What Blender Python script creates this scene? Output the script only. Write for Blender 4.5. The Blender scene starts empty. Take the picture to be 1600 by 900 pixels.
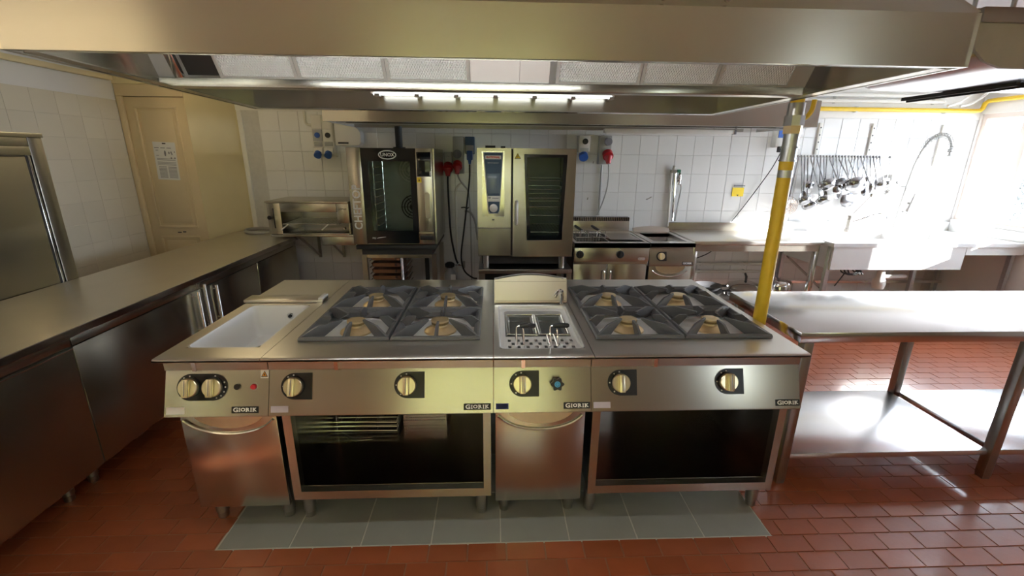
import bpy, bmesh, math, random
from mathutils import Vector, Matrix
random.seed(7)
PI = math.pi
SC = bpy.context.scene
COL = SC.collection

# ------------------------------------------------------------------ camera
F, PITCH, YAW, ROLL = 701.4, 0.28661, 0.04324, 0.0098
cy, sy, cp, sp = math.cos(YAW), math.sin(YAW), math.cos(PITCH), math.sin(PITCH)
fwd = Vector((sy*cp, cy*cp, -sp)); rgt = Vector((cy, -sy, 0)); upv = rgt.cross(fwd)
cr, sr = math.cos(ROLL), math.sin(ROLL)
r2 = cr*rgt + sr*upv; u2 = -sr*rgt + cr*upv
cam_d = bpy.data.cameras.new('camera'); cam = bpy.data.objects.new('camera', cam_d); COL.objects.link(cam)
cam_d.sensor_fit = 'HORIZONTAL'; cam_d.sensor_width = 36; cam_d.lens = F/1600*36; cam_d.clip_start = .01
CAMP = Vector((0.0095, -1.6792, 1.6893))
cam.matrix_world = Matrix(((r2.x, u2.x, -fwd.x, CAMP.x), (r2.y, u2.y, -fwd.y, CAMP.y), (r2.z, u2.z, -fwd.z, CAMP.z), (0, 0, 0, 1)))
SC.camera = cam
# ------------------------------------------------------------------ world, sun, exposure
SC.view_settings.view_transform = 'Standard'
SC.view_settings.look = 'None'; SC.view_settings.gamma = 1; SC.view_settings.use_curve_mapping = False
SC.view_settings.exposure = 0.75
SC.cycles.use_denoising = True
SC.cycles.max_bounces = 10; SC.cycles.diffuse_bounces = 5; SC.cycles.glossy_bounces = 6; SC.cycles.transparent_max_bounces = 12
SC.cycles.sample_clamp_indirect = 8
SC.cycles.caustics_reflective = True; SC.cycles.blur_glossy = 0.5
W = bpy.data.worlds.new('world'); SC.world = W; W.use_nodes = True
bg = W.node_tree.nodes['Background']; bg.inputs[0].default_value = (.76, .87, 1.0, 1); bg.inputs[1].default_value = 10.5
sd = bpy.data.lights.new('sun', 'SUN'); sun = bpy.data.objects.new('sun', sd); COL.objects.link(sun)
sd.energy = 15; sd.angle = 0.012; sd.color = (1, .98, .96)
sun.rotation_euler = Vector((-1, .70, -.42)).to_track_quat('-Z', 'Y').to_euler()
def portal(name, loc, sx, sy_, to):
    l = bpy.data.lights.new(name, 'AREA'); l.shape = 'RECTANGLE'; l.size = sx; l.size_y = sy_; l.cycles.is_portal = True
    o = bpy.data.objects.new(name, l); COL.objects.link(o); o.location = loc
    o.rotation_euler = Vector(to).to_track_quat('-Z', 'Y').to_euler(); return o
portal('daylight_portal_side', (5.47, 1.95, 1.62), 1.2, 2.8, (-1, 0, 0)).rotation_euler = (0, PI/2, 0)
portal('daylight_portal_garden', (-.12, -3.72, 1.07), 1.9, 2.1, (0, 1, 0)).rotation_euler = (PI/2, 0, 0)
portal('daylight_portal_front', (3.1, -3.72, 1.5), .5, 1.2, (0, 1, 0)).rotation_euler = (PI/2, 0, 0)

# ------------------------------------------------------------------ materials
def nodes(name):
    m = bpy.data.materials.new(name); m.use_nodes = True
    return m, m.node_tree, m.node_tree.nodes['Principled BSDF']
def mat(name, col, rough=.5, metal=0., var=.06, scale=8., bump=0., bscale=60., aniso=0., tangent=None, stretch=None, coat=0., objrand=0., spec=None):
    m, nt, b = nodes(name)
    b.inputs['Roughness'].default_value = rough; b.inputs['Metallic'].default_value = metal
    if spec is not None: b.inputs['Specular IOR Level'].default_value = spec
    if coat: b.inputs['Coat Weight'].default_value = coat; b.inputs['Coat Roughness'].default_value = .13
    tc = nt.nodes.new('ShaderNodeTexCoord'); mp = nt.nodes.new('ShaderNodeMapping')
    nt.links.new(tc.outputs['Object'], mp.inputs['Vector'])
    if stretch: mp.inputs['Scale'].default_value = stretch
    nz = nt.nodes.new('ShaderNodeTexNoise'); nz.inputs['Scale'].default_value = scale; nz.inputs['Detail'].default_value = 5
    nt.links.new(mp.outputs[0], nz.inputs['Vector'])
    mx = nt.nodes.new('ShaderNodeMix'); mx.data_type = 'RGBA'
    c = Vector(col[:3])
    mx.inputs['A'].default_value = (*(c*(1-var)), 1); mx.inputs['B'].default_value = (*[min(1, x) for x in c*(1+var)], 1)
    nt.links.new(nz.outputs['Fac'], mx.inputs['Factor'])
    out = mx.outputs['Result']
    if objrand:
        oi = nt.nodes.new('ShaderNodeObjectInfo'); hs = nt.nodes.new('ShaderNodeHueSaturation')
        mr = nt.nodes.new('ShaderNodeMapRange'); mr.inputs['To Min'].default_value = 1-objrand; mr.inputs['To Max'].default_value = 1+objrand
        nt.links.new(oi.outputs['Random'], mr.inputs['Value']); nt.links.new(mr.outputs[0], hs.inputs['Value'])
        nt.links.new(out, hs.inputs['Color']); out = hs.outputs['Color']
    nt.links.new(out, b.inputs['Base Color'])
    if metal > .5 and var > .005:
        m2 = nt.nodes.new('ShaderNodeMapRange'); m2.inputs['To Min'].default_value = rough*.93; m2.inputs['To Max'].default_value = rough*1.07
        nt.links.new(nz.outputs['Fac'], m2.inputs['Value']); nt.links.new(m2.outputs[0], b.inputs['Roughness'])
    if aniso:
        b.inputs['Anisotropic'].default_value = aniso
        cx = nt.nodes.new('ShaderNodeCombineXYZ')
        for i in range(3): cx.inputs[i].default_value = tangent[i]
        nt.links.new(cx.outputs[0], b.inputs['Tangent'])
    if bump:
        n2 = nt.nodes.new('ShaderNodeTexNoise'); n2.inputs['Scale'].default_value = bscale; n2.inputs['Detail'].default_value = 4
        nt.links.new(mp.outputs[0], n2.inputs['Vector'])
        bp = nt.nodes.new('ShaderNodeBump'); bp.inputs['Strength'].default_value = bump; bp.inputs['Distance'].default_value = .01
        nt.links.new(n2.outputs['Fac'], bp.inputs['Height']); nt.links.new(bp.outputs[0], b.inputs['Normal'])
    return m
STC = (.52, .50, .435)
steel = mat('brushed_steel_front', STC, .27, 1, .0, 6, aniso=.75, tangent=(0, 1, 1), stretch=(1, 50, 50))
steel_s = mat('brushed_steel_side', STC, .27, 1, .0, 6, aniso=.7, tangent=(1, 0, 1), stretch=(50, 1, 50))
steel_top = mat('worn_steel_top', (.72, .70, .65), .28, 1, .0, 5, aniso=.5, tangent=(0, 1, 0), stretch=(1, 30, 30))
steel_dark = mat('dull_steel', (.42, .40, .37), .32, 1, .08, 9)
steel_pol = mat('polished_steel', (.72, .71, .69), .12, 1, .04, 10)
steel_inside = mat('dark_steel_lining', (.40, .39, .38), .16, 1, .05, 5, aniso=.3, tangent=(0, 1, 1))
steel_door = mat('brushed_steel_door', STC, .23, 1, .0, 6, aniso=.35, tangent=(0, 1, 1))
steel_white = mat('satin_basin_steel', (.80, .80, .79), .32, .3, .03, 6)
basin_m = mat('white_basin_enamel', (.78, .78, .77), .28, .0, .02, 6)
fframe = mat('grey_filter_frame', (.42, .41, .39), .5, .3, .05, 6)
galv = mat('galvanised_steel', (.55, .57, .58), .35, 1, .2, 40)
chrome = mat('chrome', (.80, .80, .80), .06, 1, .02, 10)
iron = mat('dark_enamel_iron', (.115, .116, .122), .36, 0, .12, 20, bump=.04, bscale=120, spec=.7)
brass = mat('pale_brass', (.86, .68, .40), .34, .85, .12, 30)
brass_d = mat('dark_brass', (.36, .26, .12), .5, .6, .2, 40)  # darker brass for the toothed flame ring
gold = mat('champagne_metal', (.80, .72, .50), .30, .9, .08, 30, aniso=.4, tangent=(0, 0, 1))
black = mat('black_plastic', (.016, .016, .018), .35, 0, .1, 20)
rubber = mat('black_rubber', (.02, .02, .02), .6, 0, .1, 30)
blackgl = mat('black_glass_frame', (.008, .011, .013), .12, 0, .05, 4)
white_pl = mat('white_plastic', (.72, .70, .65), .45, 0, .04, 10)
grey_pl = mat('grey_plastic', (.40, .40, .39), .45, 0, .05, 10)
red_pl = mat('red_plastic', (.50, .02, .03), .35, 0, .1, 20)
blue_pl = mat('blue_plastic', (.03, .11, .42), .4, 0, .1, 20)
cyan_pl = mat('light_blue_plastic', (.08, .42, .75), .4, 0, .05, 20)
yellow = mat('yellow_gas_paint', (.78, .52, .03), .38, 0, .12, 25, bump=.05, bscale=60)
yel_st = mat('yellow_sticker', (.9, .66, .03), .5, 0, .03, 20)
orange = mat('orange_print', (.8, .33, .03), .5, 0, .03, 20)
paper = mat('white_paper', (.78, .77, .76), .7, 0, .02, 20)
ink = mat('grey_print', (.22, .22, .25), .7, 0, .05, 40)
inkblk = mat('black_print', (.012, .012, .012), .5, 0, .05, 40)
whprint = mat('white_print', (.85, .85, .83), .5, 0, .02, 40)
lilac = mat('lilac_film', (.52, .47, .55), .4, 0, .06, 30)
navy = mat('navy_label', (.04, .04, .22), .4, 0, .1, 30)
redprint = mat('red_print', (.65, .03, .03), .5, 0, .03, 20)
bluepan = mat('slate_blue_panel', (.05, .10, .17), .5, 0, .06, 5)
bluescr = mat('grey_blue_screen', (.16, .22, .28), .15, 0, .06, 5)
tilew = mat('white_glazed_tile', (.80, .80, .80), .16, 0, .02, 3, objrand=.025, coat=.2)
grout = mat('grey_grout', (.62, .61, .60), .85, 0, .1, 30)
tilel = mat('cream_glazed_tile', (.74, .69, .57), .22, 0, .03, 3, objrand=.03)
groutl = mat('cream_grout', (.66, .61, .50), .85, 0, .1, 30)
terra = mat('terracotta_tile', (.36, .092, .034), .38, 0, .2, 7, bump=.06, bscale=40, objrand=.11, coat=.85)
fgrout = mat('floor_grout', (.33, .16, .10), .8, 0, .25, 12)
gtile = mat('grey_stone_tile', (.30, .31, .285), .5, 0, .08, 9, bump=.03, bscale=80, objrand=.04)
ggrout = mat('pale_grout', (.55, .54, .49), .8, 0, .1, 20)
wallp = mat('white_wall_paint', (.80, .79, .77), .7, 0, .03, 4, bump=.04, bscale=25)
creamp = mat('cream_wall_paint', (.80, .69, .42), .6, 0, .06, 4, bump=.06, bscale=20)
doorp = mat('cream_door_paint', (.74, .60, .38), .4, 0, .05, 5, bump=.02, bscale=20)
pinkp = mat('pale_window_paint', (.76, .66, .60), .5, 0, .05, 6)
ductp = mat('grey_duct_metal', (.50, .48, .46), .42, .6, .1, 12)
silver = mat('silver_duct_metal', (.72, .72, .75), .25, 1, .06, 8)
brick = mat('red_beam_paint', (.40, .10, .07), .5, 0, .15, 10)
copper = mat('brown_tray_enamel', (.30, .16, .10), .35, .7, .15, 15)
leafm = mat('garden_leaf', (.46, .44, .19), .6, 0, .2, 4)
_nt = leafm.node_tree; _b = _nt.nodes['Principled BSDF']; _tr = _nt.nodes.new('ShaderNodeBsdfTranslucent'); _mx = _nt.nodes.new('ShaderNodeMixShader')
_tr.inputs[0].default_value = (.58, .54, .20, 1); _mx.inputs[0].default_value = .5
_nt.links.new(_b.outputs[0], _mx.inputs[1]); _nt.links.new(_tr.outputs[0], _mx.inputs[2]); _nt.links.new(_mx.outputs[0], _nt.nodes['Material Output'].inputs[0])
grassm = mat('garden_lawn', (.36, .37, .16), .8, 0, .3, 3)
oven_in = mat('oven_cavity_steel', (.42, .45, .42), .4, .3, .1, 6)
utsteel = mat('dark_reflecting_steel', (.36, .36, .37), .2, 1, .04, 20)
wirem = mat('wire_steel', (.68, .68, .66), .22, 1, .04, 20)
wood_b = mat('brown_wire', (.40, .30, .24), .4, .6, .1, 20)
def glassmat(name, tint=(1, 1, 1), base=.04):
    m = bpy.data.materials.new(name); m.use_nodes = True; nt = m.node_tree; nt.nodes.clear()
    o = nt.nodes.new('ShaderNodeOutputMaterial'); mx = nt.nodes.new('ShaderNodeMixShader')
    t = nt.nodes.new('ShaderNodeBsdfTransparent'); t.inputs[0].default_value = (*tint, 1)
    g = nt.nodes.new('ShaderNodeBsdfGlossy'); g.inputs['Roughness'].default_value = .02
    lw = nt.nodes.new('ShaderNodeLayerWeight'); lw.inputs[0].default_value = .5
    pw = nt.nodes.new('ShaderNodeMath'); pw.operation = 'POWER'; pw.inputs[1].default_value = 5
    fr = nt.nodes.new('ShaderNodeMath'); fr.operation = 'MULTIPLY_ADD'; fr.inputs[1].default_value = .9; fr.inputs[2].default_value = base
    nt.links.new(lw.outputs['Facing'], pw.inputs[0]); nt.links.new(pw.outputs[0], fr.inputs[0])
    nt.links.new(fr.outputs[0], mx.inputs[0]); nt.links.new(t.outputs[0], mx.inputs[1]); nt.links.new(g.outputs[0], mx.inputs[2])
    nt.links.new(mx.outputs[0], o.inputs[0]); return m
glass = glassmat('clear_window_glass')
oglass = glassmat('smoked_oven_glass', (.80, .84, .81), .022)
def emit(name, col, s):
    m, nt, b = nodes(name); b.inputs['Base Color'].default_value = (.8, .8, .8, 1)
    b.inputs['Emission Color'].default_value = (*col, 1); b.inputs['Emission Strength'].default_value = s; return m
tube_r = emit('lit_rear_tube', (.92, .97, 1), 4)
tube_w = emit('added_fill_glow', (.92, .97, 1), 24)  # glow of the added lamp hidden in the hood front
tube_y = emit('lit_warm_tube', (1, .80, .48), 14)
def meshmat(name):      # knitted aluminium filter: fine relief
    m, nt, b = nodes(name); b.inputs['Base Color'].default_value = (.90, .89, .88, 1); b.inputs['Metallic'].default_value = 0; b.inputs['Roughness'].default_value = .35
    tc = nt.nodes.new('ShaderNodeTexCoord')
    hs = []
    for rot in (.6, -.6):
        mp = nt.nodes.new('ShaderNodeMapping'); mp.inputs['Rotation'].default_value = (0, rot, 0)
        wv = nt.nodes.new('ShaderNodeTexWave'); wv.inputs['Scale'].default_value = 38; wv.inputs['Distortion'].default_value = 1.2; wv.inputs['Detail'].default_value = 1
        nt.links.new(tc.outputs['Object'], mp.inputs[0]); nt.links.new(mp.outputs[0], wv.inputs[0]); hs.append(wv.outputs['Fac'])
    mm = nt.nodes.new('ShaderNodeMath'); mm.operation = 'MAXIMUM'; nt.links.new(hs[0], mm.inputs[0]); nt.links.new(hs[1], mm.inputs[1])
    bp = nt.nodes.new('ShaderNodeBump'); bp.inputs['Strength'].default_value = .9; bp.inputs['Distance'].default_value = .01
    nt.links.new(mm.outputs[0], bp.inputs['Height']); nt.links.new(bp.outputs[0], b.inputs['Normal']); return m
filt = meshmat('knitted_aluminium_mesh')

# ------------------------------------------------------------------ mesh helpers
ORG = {}
class MB:
    def __init__(s): s.bm = bmesh.new()
    def _xf(s, vs, M):
        if M is not None:
            for v in vs: v.co = M @ v.co
    def box(s, x0, x1, y0, y1, z0, z1, bev=0., M=None, seg=2):
        vs = [s.bm.verts.new((x, y, z)) for x in (x0, x1) for y in (y0, y1) for z in (z0, z1)]
        fs = [s.bm.faces.new([vs[i] for i in f]) for f in ((0, 1, 3, 2), (4, 6, 7, 5), (0, 4, 5, 1), (2, 3, 7, 6), (0, 2, 6, 4), (1, 5, 7, 3))]
        if bev:
            es = list({e for f in fs for e in f.edges})
            r = bmesh.ops.bevel(s.bm, geom=es, offset=bev, segments=seg, profile=.5, affect='EDGES')
            vs = list({v for f in r['faces'] for v in f.verts} | {v for v in vs if v.is_valid})
        s._xf(vs, M); return s
    def prism(s, pts, a0, a1, axis='X', M=None, bev=0.):
        def mk(p, a):
            if axis == 'X': return (a, p[0], p[1])
            if axis == 'Y': return (p[0], a, p[1])
            return (p[0], p[1], a)
        A = [s.bm.verts.new(mk(p, a0)) for p in pts]; B = [s.bm.verts.new(mk(p, a1)) for p in pts]
        n = len(pts); fs = [s.bm.faces.new(A[::-1]), s.bm.faces.new(B)]
        for i in range(n): fs.append(s.bm.faces.new((A[i], A[(i+1) % n], B[(i+1) % n], B[i])))
        s._xf(A+B, M); return s
    def frame(s, x0, x1, y0, y1, z0, z1, hx0, hx1, hy0, hy1):     # horizontal slab with a rectangular hole
        ox = [(x0, y0), (x1, y0), (x1, y1), (x0, y1)]; ix = [(hx0, hy0), (hx1, hy0), (hx1, hy1), (hx0, hy1)]
        v = [[s.bm.verts.new((*p, z)) for p in q] for q in (ox, ix) for z in (z0, z1)]
        ob, ot, ib, it = v
        for i in range(4):
            j = (i+1) % 4
            s.bm.faces.new((ot[i], ot[j], it[j], it[i])); s.bm.faces.new((ob[j], ob[i], ib[i], ib[j]))
            s.bm.faces.new((ob[i], ob[j], ot[j], ot[i])); s.bm.faces.new((it[i], it[j], ib[j], ib[i]))
        return s
    def ring(s, out, inn, y0, y1):       # vertical plate in XZ with an opening, same number of points in both outlines
        v = [[s.bm.verts.new((p[0], y, p[1])) for p in q] for q in (out, inn) for y in (y0, y1)]
        of, ob, nf, nb = v; n = len(out)
        for i in range(n):
            j = (i+1) % n
            s.bm.faces.new((of[i], of[j], nf[j], nf[i])); s.bm.faces.new((ob[j], ob[i], nb[i], nb[j]))
            s.bm.faces.new((of[j], of[i], ob[i], ob[j])); s.bm.faces.new((nf[i], nf[j], nb[j], nb[i]))
        return s
    def cyl(s, p0, p1, r0, r1=None, n=16, cap=True, M=None):
        p0, p1 = Vector(p0), Vector(p1); r1 = r0 if r1 is None else r1
        d = (p1-p0).normalized(); a = d.orthogonal().normalized(); b = d.cross(a)
        A = [s.bm.verts.new(p0+(a*math.cos(t)+b*math.sin(t))*r0) for t in [2*PI*i/n for i in range(n)]]
        B = [s.bm.verts.new(p1+(a*math.cos(t)+b*math.sin(t))*r1) for t in [2*PI*i/n for i in range(n)]]
        for i in range(n): s.bm.faces.new((A[i], A[(i+1) % n], B[(i+1) % n], B[i]))
        if cap: s.bm.faces.new(A[::-1]); s.bm.faces.new(B)
        s._xf(A+B, M); return s
    def lathe(s, prof, c=(0, 0, 0), n=24, M=None, sx=1., sy=1.):     # prof: (r, z) about Z
        rings = []; vs = []
        for r, z in prof:
            if r < 1e-6: ring = [s.bm.verts.new((c[0], c[1], c[2]+z))]
            else: ring = [s.bm.verts.new((c[0]+sx*r*math.cos(2*PI*i/n), c[1]+sy*r*math.sin(2*PI*i/n), c[2]+z)) for i in range(n)]
            rings.append(ring); vs += ring
        for a, b in zip(rings, rings[1:]):
            for i in range(n):
                j = (i+1) % n
                if len(a) == 1 and len(b) == 1: continue
                if len(a) == 1: s.bm.faces.new((a[0], b[j], b[i]))
                elif len(b) == 1: s.bm.faces.new((a[i], a[j], b[0]))
                else: s.bm.faces.new((a[i], a[j], b[j], b[i]))
        s._xf(vs, M); return s
    def tube(s, pts, r, n=8, closed=False, cap=True, M=None):
        P = [Vector(p) for p in pts]; m = len(P); rings = []; prev = None; vs = []
        for i in range(m):
            if closed: d = (P[(i+1) % m]-P[i-1]).normalized()
            else: d = (P[min(i+1, m-1)]-P[max(i-1, 0)]).normalized()
            if prev is None: a = d.orthogonal().normalized()
            else:
                a = prev-d*prev.dot(d)
                a = a.normalized() if a.length > 1e-6 else d.orthogonal().normalized()
            prev = a; b = d.cross(a); rr = r[i] if isinstance(r, (list, tuple)) else r
            ring = [s.bm.verts.new(P[i]+(a*math.cos(2*PI*k/n)+b*math.sin(2*PI*k/n))*rr) for k in range(n)]
            rings.append(ring); vs += ring
        pairs = list(zip(rings, rings[1:]))+([(rings[-1], rings[0])] if closed else [])
        for A, B in pairs:
            for k in range(n): s.bm.faces.new((A[k], A[(k+1) % n], B[(k+1) % n], B[k]))
        if cap and not closed: s.bm.faces.new(rings[0][::-1]); s.bm.faces.new(rings[-1])
        s._xf(vs, M); return s
    def build(s, name, m, parent=None, loc=None, ang=35):
        bmesh.ops.recalc_face_normals(s.bm, faces=s.bm.faces[:])
        o3 = Vector(ORG.get(parent.name, (0, 0, 0))) if parent else Vector((0, 0, 0))
        if loc is not None: o3 = Vector(loc)
        for v in s.bm.verts: v.co -= o3
        me = bpy.data.meshes.new(name); s.bm.to_mesh(me); s.bm.free()
        for p in me.polygons: p.use_smooth = True
        me.set_sharp_from_angle(angle=math.radians(ang))
        me.materials.append(m)
        o = bpy.data.objects.new(name, me); COL.objects.link(o)
        if parent: o.parent = parent; ORG[o.name] = tuple(o3)
        elif loc is not None: o.location = loc; ORG[o.name] = tuple(o3)
        return o
def bez(pts, n=8):       # smooth polyline through points (Catmull-Rom)
    P = [Vector(p) for p in pts]; out = []
    for i in range(len(P)-1):
        a, b, c, d = P[max(i-1, 0)], P[i], P[i+1], P[min(i+2, len(P)-1)]
        for k in range(n):
            t = k/n
            out.append(.5*((2*b)+(-a+c)*t+(2*a-5*b+4*c-d)*t*t+(-a+3*b-3*c+d)*t**3))
    return out+[P[-1]]
def rrect(x0, x1, y0, y1, r, n=5):
    out = []
    for cx, cy_, a0 in ((x1-r, y1-r, 0), (x0+r, y1-r, PI/2), (x0+r, y0+r, PI), (x1-r, y0+r, 1.5*PI)):
        for i in range(n+1): t = a0+PI/2*i/n; out.append((cx+r*math.cos(t), cy_+r*math.sin(t)))
    return out
def thing(name, label, cat, loc, group=None):
    o = bpy.data.objects.new(name, None); COL.objects.link(o); o.location = loc; o.empty_display_size = .05
    o['label'] = label; o['category'] = cat
    if group: o['group'] = group
    ORG[o.name] = tuple(loc); return o
def tag(o, label, cat, group=None):
    o['label'] = label; o['category'] = cat
    if group: o['group'] = group
    return o
def struct(o): o['kind'] = 'structure'; return o
def dup(root, loc, label=None, rotz=None):
    r = root.copy(); COL.objects.link(r); r.location = loc; ORG[r.name] = tuple(loc)
    if label: r['label'] = label
    if rotz is not None: r.rotation_euler[2] = rotz
    for ch in list(root.children):
        c = ch.copy(); COL.objects.link(c); c.parent = r; ORG[c.name] = tuple(loc)
        for g in list(ch.children):
            d = g.copy(); COL.objects.link(d); d.parent = c
    return r
def text(body, size, M, m, parent, name, ext=.0008, bold=0., sx=1.):
    cu = bpy.data.curves.new(name, 'FONT'); cu.body = body; cu.size = size; cu.align_x = 'CENTER'; cu.align_y = 'CENTER'
    cu.extrude = ext; cu.offset = bold; cu.resolution_u = 3
    tmp = bpy.data.objects.new('tmp', cu); me = bpy.data.meshes.new_from_object(tmp)
    bpy.data.objects.remove(tmp); bpy.data.curves.remove(cu); me.name = name; me.materials.clear(); me.materials.append(m)
    o = bpy.data.objects.new(name, me); COL.objects.link(o)
    o.parent = parent; mm = M.copy(); mm.translation = mm.translation-Vector(ORG.get(parent.name, (0, 0, 0)))
    o.matrix_local = mm @ Matrix.Diagonal((sx, 1, 1, 1)); return o
def basis(o, x, y):      # local frame: x right, y up on the plate, z out
    x = Vector(x).normalized(); y = Vector(y).normalized(); z = x.cross(y)
    return Matrix(((x.x, y.x, z.x, o[0]), (x.y, y.y, z.y, o[1]), (x.z, y.z, z.z, o[2]), (0, 0, 0, 1)))
def front(x, y, z): return basis((x, y, z), (1, 0, 0), (0, 0, 1))

# ------------------------------------------------------------------ the room
XL, XR, YB, YF, ZC = -3.375, 5.34, 3.355, -3.6, 2.42
fl = struct(MB().box(XL-.1, XR+.1, YF-.1, YB+.1, -.12, -.004).build('floor', fgrout))
def vis(x, y, z, mg=60):
    d = Vector((x, y, z))-CAMP; w = d.dot(fwd)
    if w < .15: return False
    u = 800+F*d.dot(r2)/w; v = 450-F*d.dot(u2)/w
    return -mg < u < 1600+mg and -mg < v < 900+mg
GX0, GX1, GY0, GY1 = -1.222, 1.302, -.046, 1.214
TW, TD = .173, .0935
cells = []
ny = 0; y = -.046-TD*38
rows = []
yy = GY0
k = 0
while yy > YF: yy -= TD; rows.append((yy, k)); k += 1
yy = GY0; k = -1
while yy < YB: rows.append((yy, k)); yy += TD; k -= 1
for y0, k in rows:
    off = (.0 if k % 2 == 0 else TW*.5)+.02
    x = XL-off
    while x < XR:
        a, b = max(x, XL), min(x+TW, XR)
        if b-a > .02 and y0+TD < YB:
            inside = a < GX1 and b > GX0 and y0 > GY0-.01 and y0 < GY1
            segs = []
            if not inside: segs = [(a, b)]
            else:
                if a < GX0-.03: segs.append((a, GX0))
                if b > GX1+.03: segs.append((GX1, b))
            for q in segs: cells.append((q[0], q[1], y0, y0+TD))
        x += TW
def hidden(x, y):        # under the island, the counter and the shelf the tiles cannot be seen
    return (-1.3 < x < 1.35 and .45 < y < 1.6) or x < -2.5 or (1.6 < x < 3.9 and .35 < y < .9)
vc = [c for c in cells if vis((c[0]+c[1])/2, c[2], 0) and not hidden((c[0]+c[1])/2, c[2])]
vc.sort(key=lambda c: (Vector(((c[0]+c[1])/2, c[2], 0))-CAMP).length)
near = set(vc[:299])
tile_me = {}
def floor_tile_mesh(w, d):
    key = (round(w, 3), round(d, 3))
    if key not in tile_me:
        b = bmesh.new(); g = .0022
        pts = [(-w/2+g, -d/2+g), (w/2-g, -d/2+g), (w/2-g, d/2-g), (-w/2+g, d/2-g)]
        lo = [b.verts.new((*p, -.006)) for p in pts]; e = .0015
        hi = [b.verts.new((p[0]-math.copysign(e, p[0]), p[1]-math.copysign(e, p[1]), 0)) for p in pts]
        b.faces.new(hi)
        for i in range(4): b.faces.new((lo[i], lo[(i+1) % 4], hi[(i+1) % 4], hi[i]))
        me = bpy.data.meshes.new('tile'); b.to_mesh(me); b.free(); me.materials.append(terra); tile_me[key] = me
    return tile_me[key]
rest = bmesh.new()
for c in cells:
    w, d = c[1]-c[0], c[3]-c[2]; cx, cyy = (c[0]+c[1])/2, (c[2]+c[3])/2; z = random.uniform(-.0012, .0004)
    if c in near:
        o = bpy.data.objects.new('tile', floor_tile_mesh(w, d)); COL.objects.link(o); o.parent = fl
        o.location = (cx, cyy, z); o.rotation_euler = (random.uniform(-.006, .006), random.uniform(-.004, .004), random.uniform(-.004, .004))
    else:
        g = .0022
        hi = [rest.verts.new((cx+sx*(w/2-g), cyy+sy_*(d/2-g), z)) for sx, sy_ in ((-1, -1), (1, -1), (1, 1), (-1, 1))]
        lo = [rest.verts.new((v.co.x, v.co.y, -.006)) for v in hi]
        rest.faces.new(hi)
        for i in range(4): rest.faces.new((lo[i], lo[(i+1) % 4], hi[(i+1) % 4], hi[i]))
me = bpy.data.meshes.new('distant_tiles'); rest.to_mesh(me); rest.free(); me.materials.append(terra)
o = bpy.data.objects.new('distant_tiles', me); COL.objects.link(o); o.parent = fl; o['kind'] = 'stuff'
MB().box(GX0-.006, GX1+.006, GY0-.006, GY1, -.006, -.0015).build('grout_bed', ggrout, fl)
gw = (GX1-GX0)/8
gm = MB().box(-gw/2+.003, gw/2-.003, -gw/2+.003, gw/2-.003, -.004, .0005, .001, seg=1).build('grey_tile', gtile, fl)
for i in range(8):
    for j in range(4):
        o = gm if i == j == 0 else gm.copy()
        if o is not gm: COL.objects.link(o); o.parent = fl
        o.location = (GX0+gw*(i+.5), GY0+gw*(j+.5), 0)
struct(MB().box(XL-.1, XR+.1, YF-.1, YB+.1, ZC, ZC+.1).build('ceiling', wallp))
wb = struct(MB().box(-2.64, XR+.1, YB+.006, YB+.12, 0, 2.112).box(-2.9, XR+.1, YB, YB+.12, 2.112, ZC).build('wall_back', wallp))
wl = struct(MB().box(XL-.12, XL, YF, 2.86, 0, ZC).build('wall_left', wallp))
P = .2
tb = MB().box(-.0985, .0985, -.008, 0, -.0985, .0985, .0025, seg=1); tb = tb.build('tile', tilew, wb)
tb['kind'] = 'thing'; del tb['kind']
X0T = 1.596-.2*20; first = True; rest = MB(); nt_ = 0
MB().box(-2.585, XR, YB+.002, YB+.006, 0, 2.111).build('grout_layer', grout, wb)
for i in range(-1, 40):
    for j in range(11):
        x, z = X0T+P*(i+.5), 2.111-P*(j+.5)
        if x < -2.48 or x > XR-.09 or z < .1: continue
        show = (j < 6 and not (-1.05 < x < .6 and j in (4, 5)) and not (x < -2.2 and j == 5)) or (1.95 < x < 3.3 and 6 <= j < 9) or (-1.9 < x < -1.25 and 6 <= j < 9)
        if show and nt_ < 300:
            o = tb if first else tb.copy()
            if not first: COL.objects.link(o); o.parent = wb
            first = False; nt_ += 1
            o.location = (x, YB+.004+random.uniform(0, .0006), z); o.rotation_euler = (random.uniform(-.004, .004), 0, random.uniform(-.004, .004))
        else: rest.box(x-.0985, x+.0985, YB-.004, YB+.004, z-.0985, z+.0985)
o = rest.build('hidden_tiles', tilew, wb); o['kind'] = 'stuff'
# left wall tiles
MB().box(XL, XL+.003, -.6, 2.8, 0, 2.13).build('grout_layer', groutl, wl)
tl = MB().box(0, .006, -.0992, .0992, -.0842, .0842, .0012, seg=1).build('tile', tilel, wl); first = True
for i in range(17):
    for j in range(12):
        yv, z = 2.7-P*i, 2.05-.17*j
        if yv < -.5 or z < .1: continue
        o = tl if first else tl.copy()
        if not first: COL.objects.link(o); o.parent = wl
        first = False
        o.location = (XL+random.uniform(0, .0006), yv, z)
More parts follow.
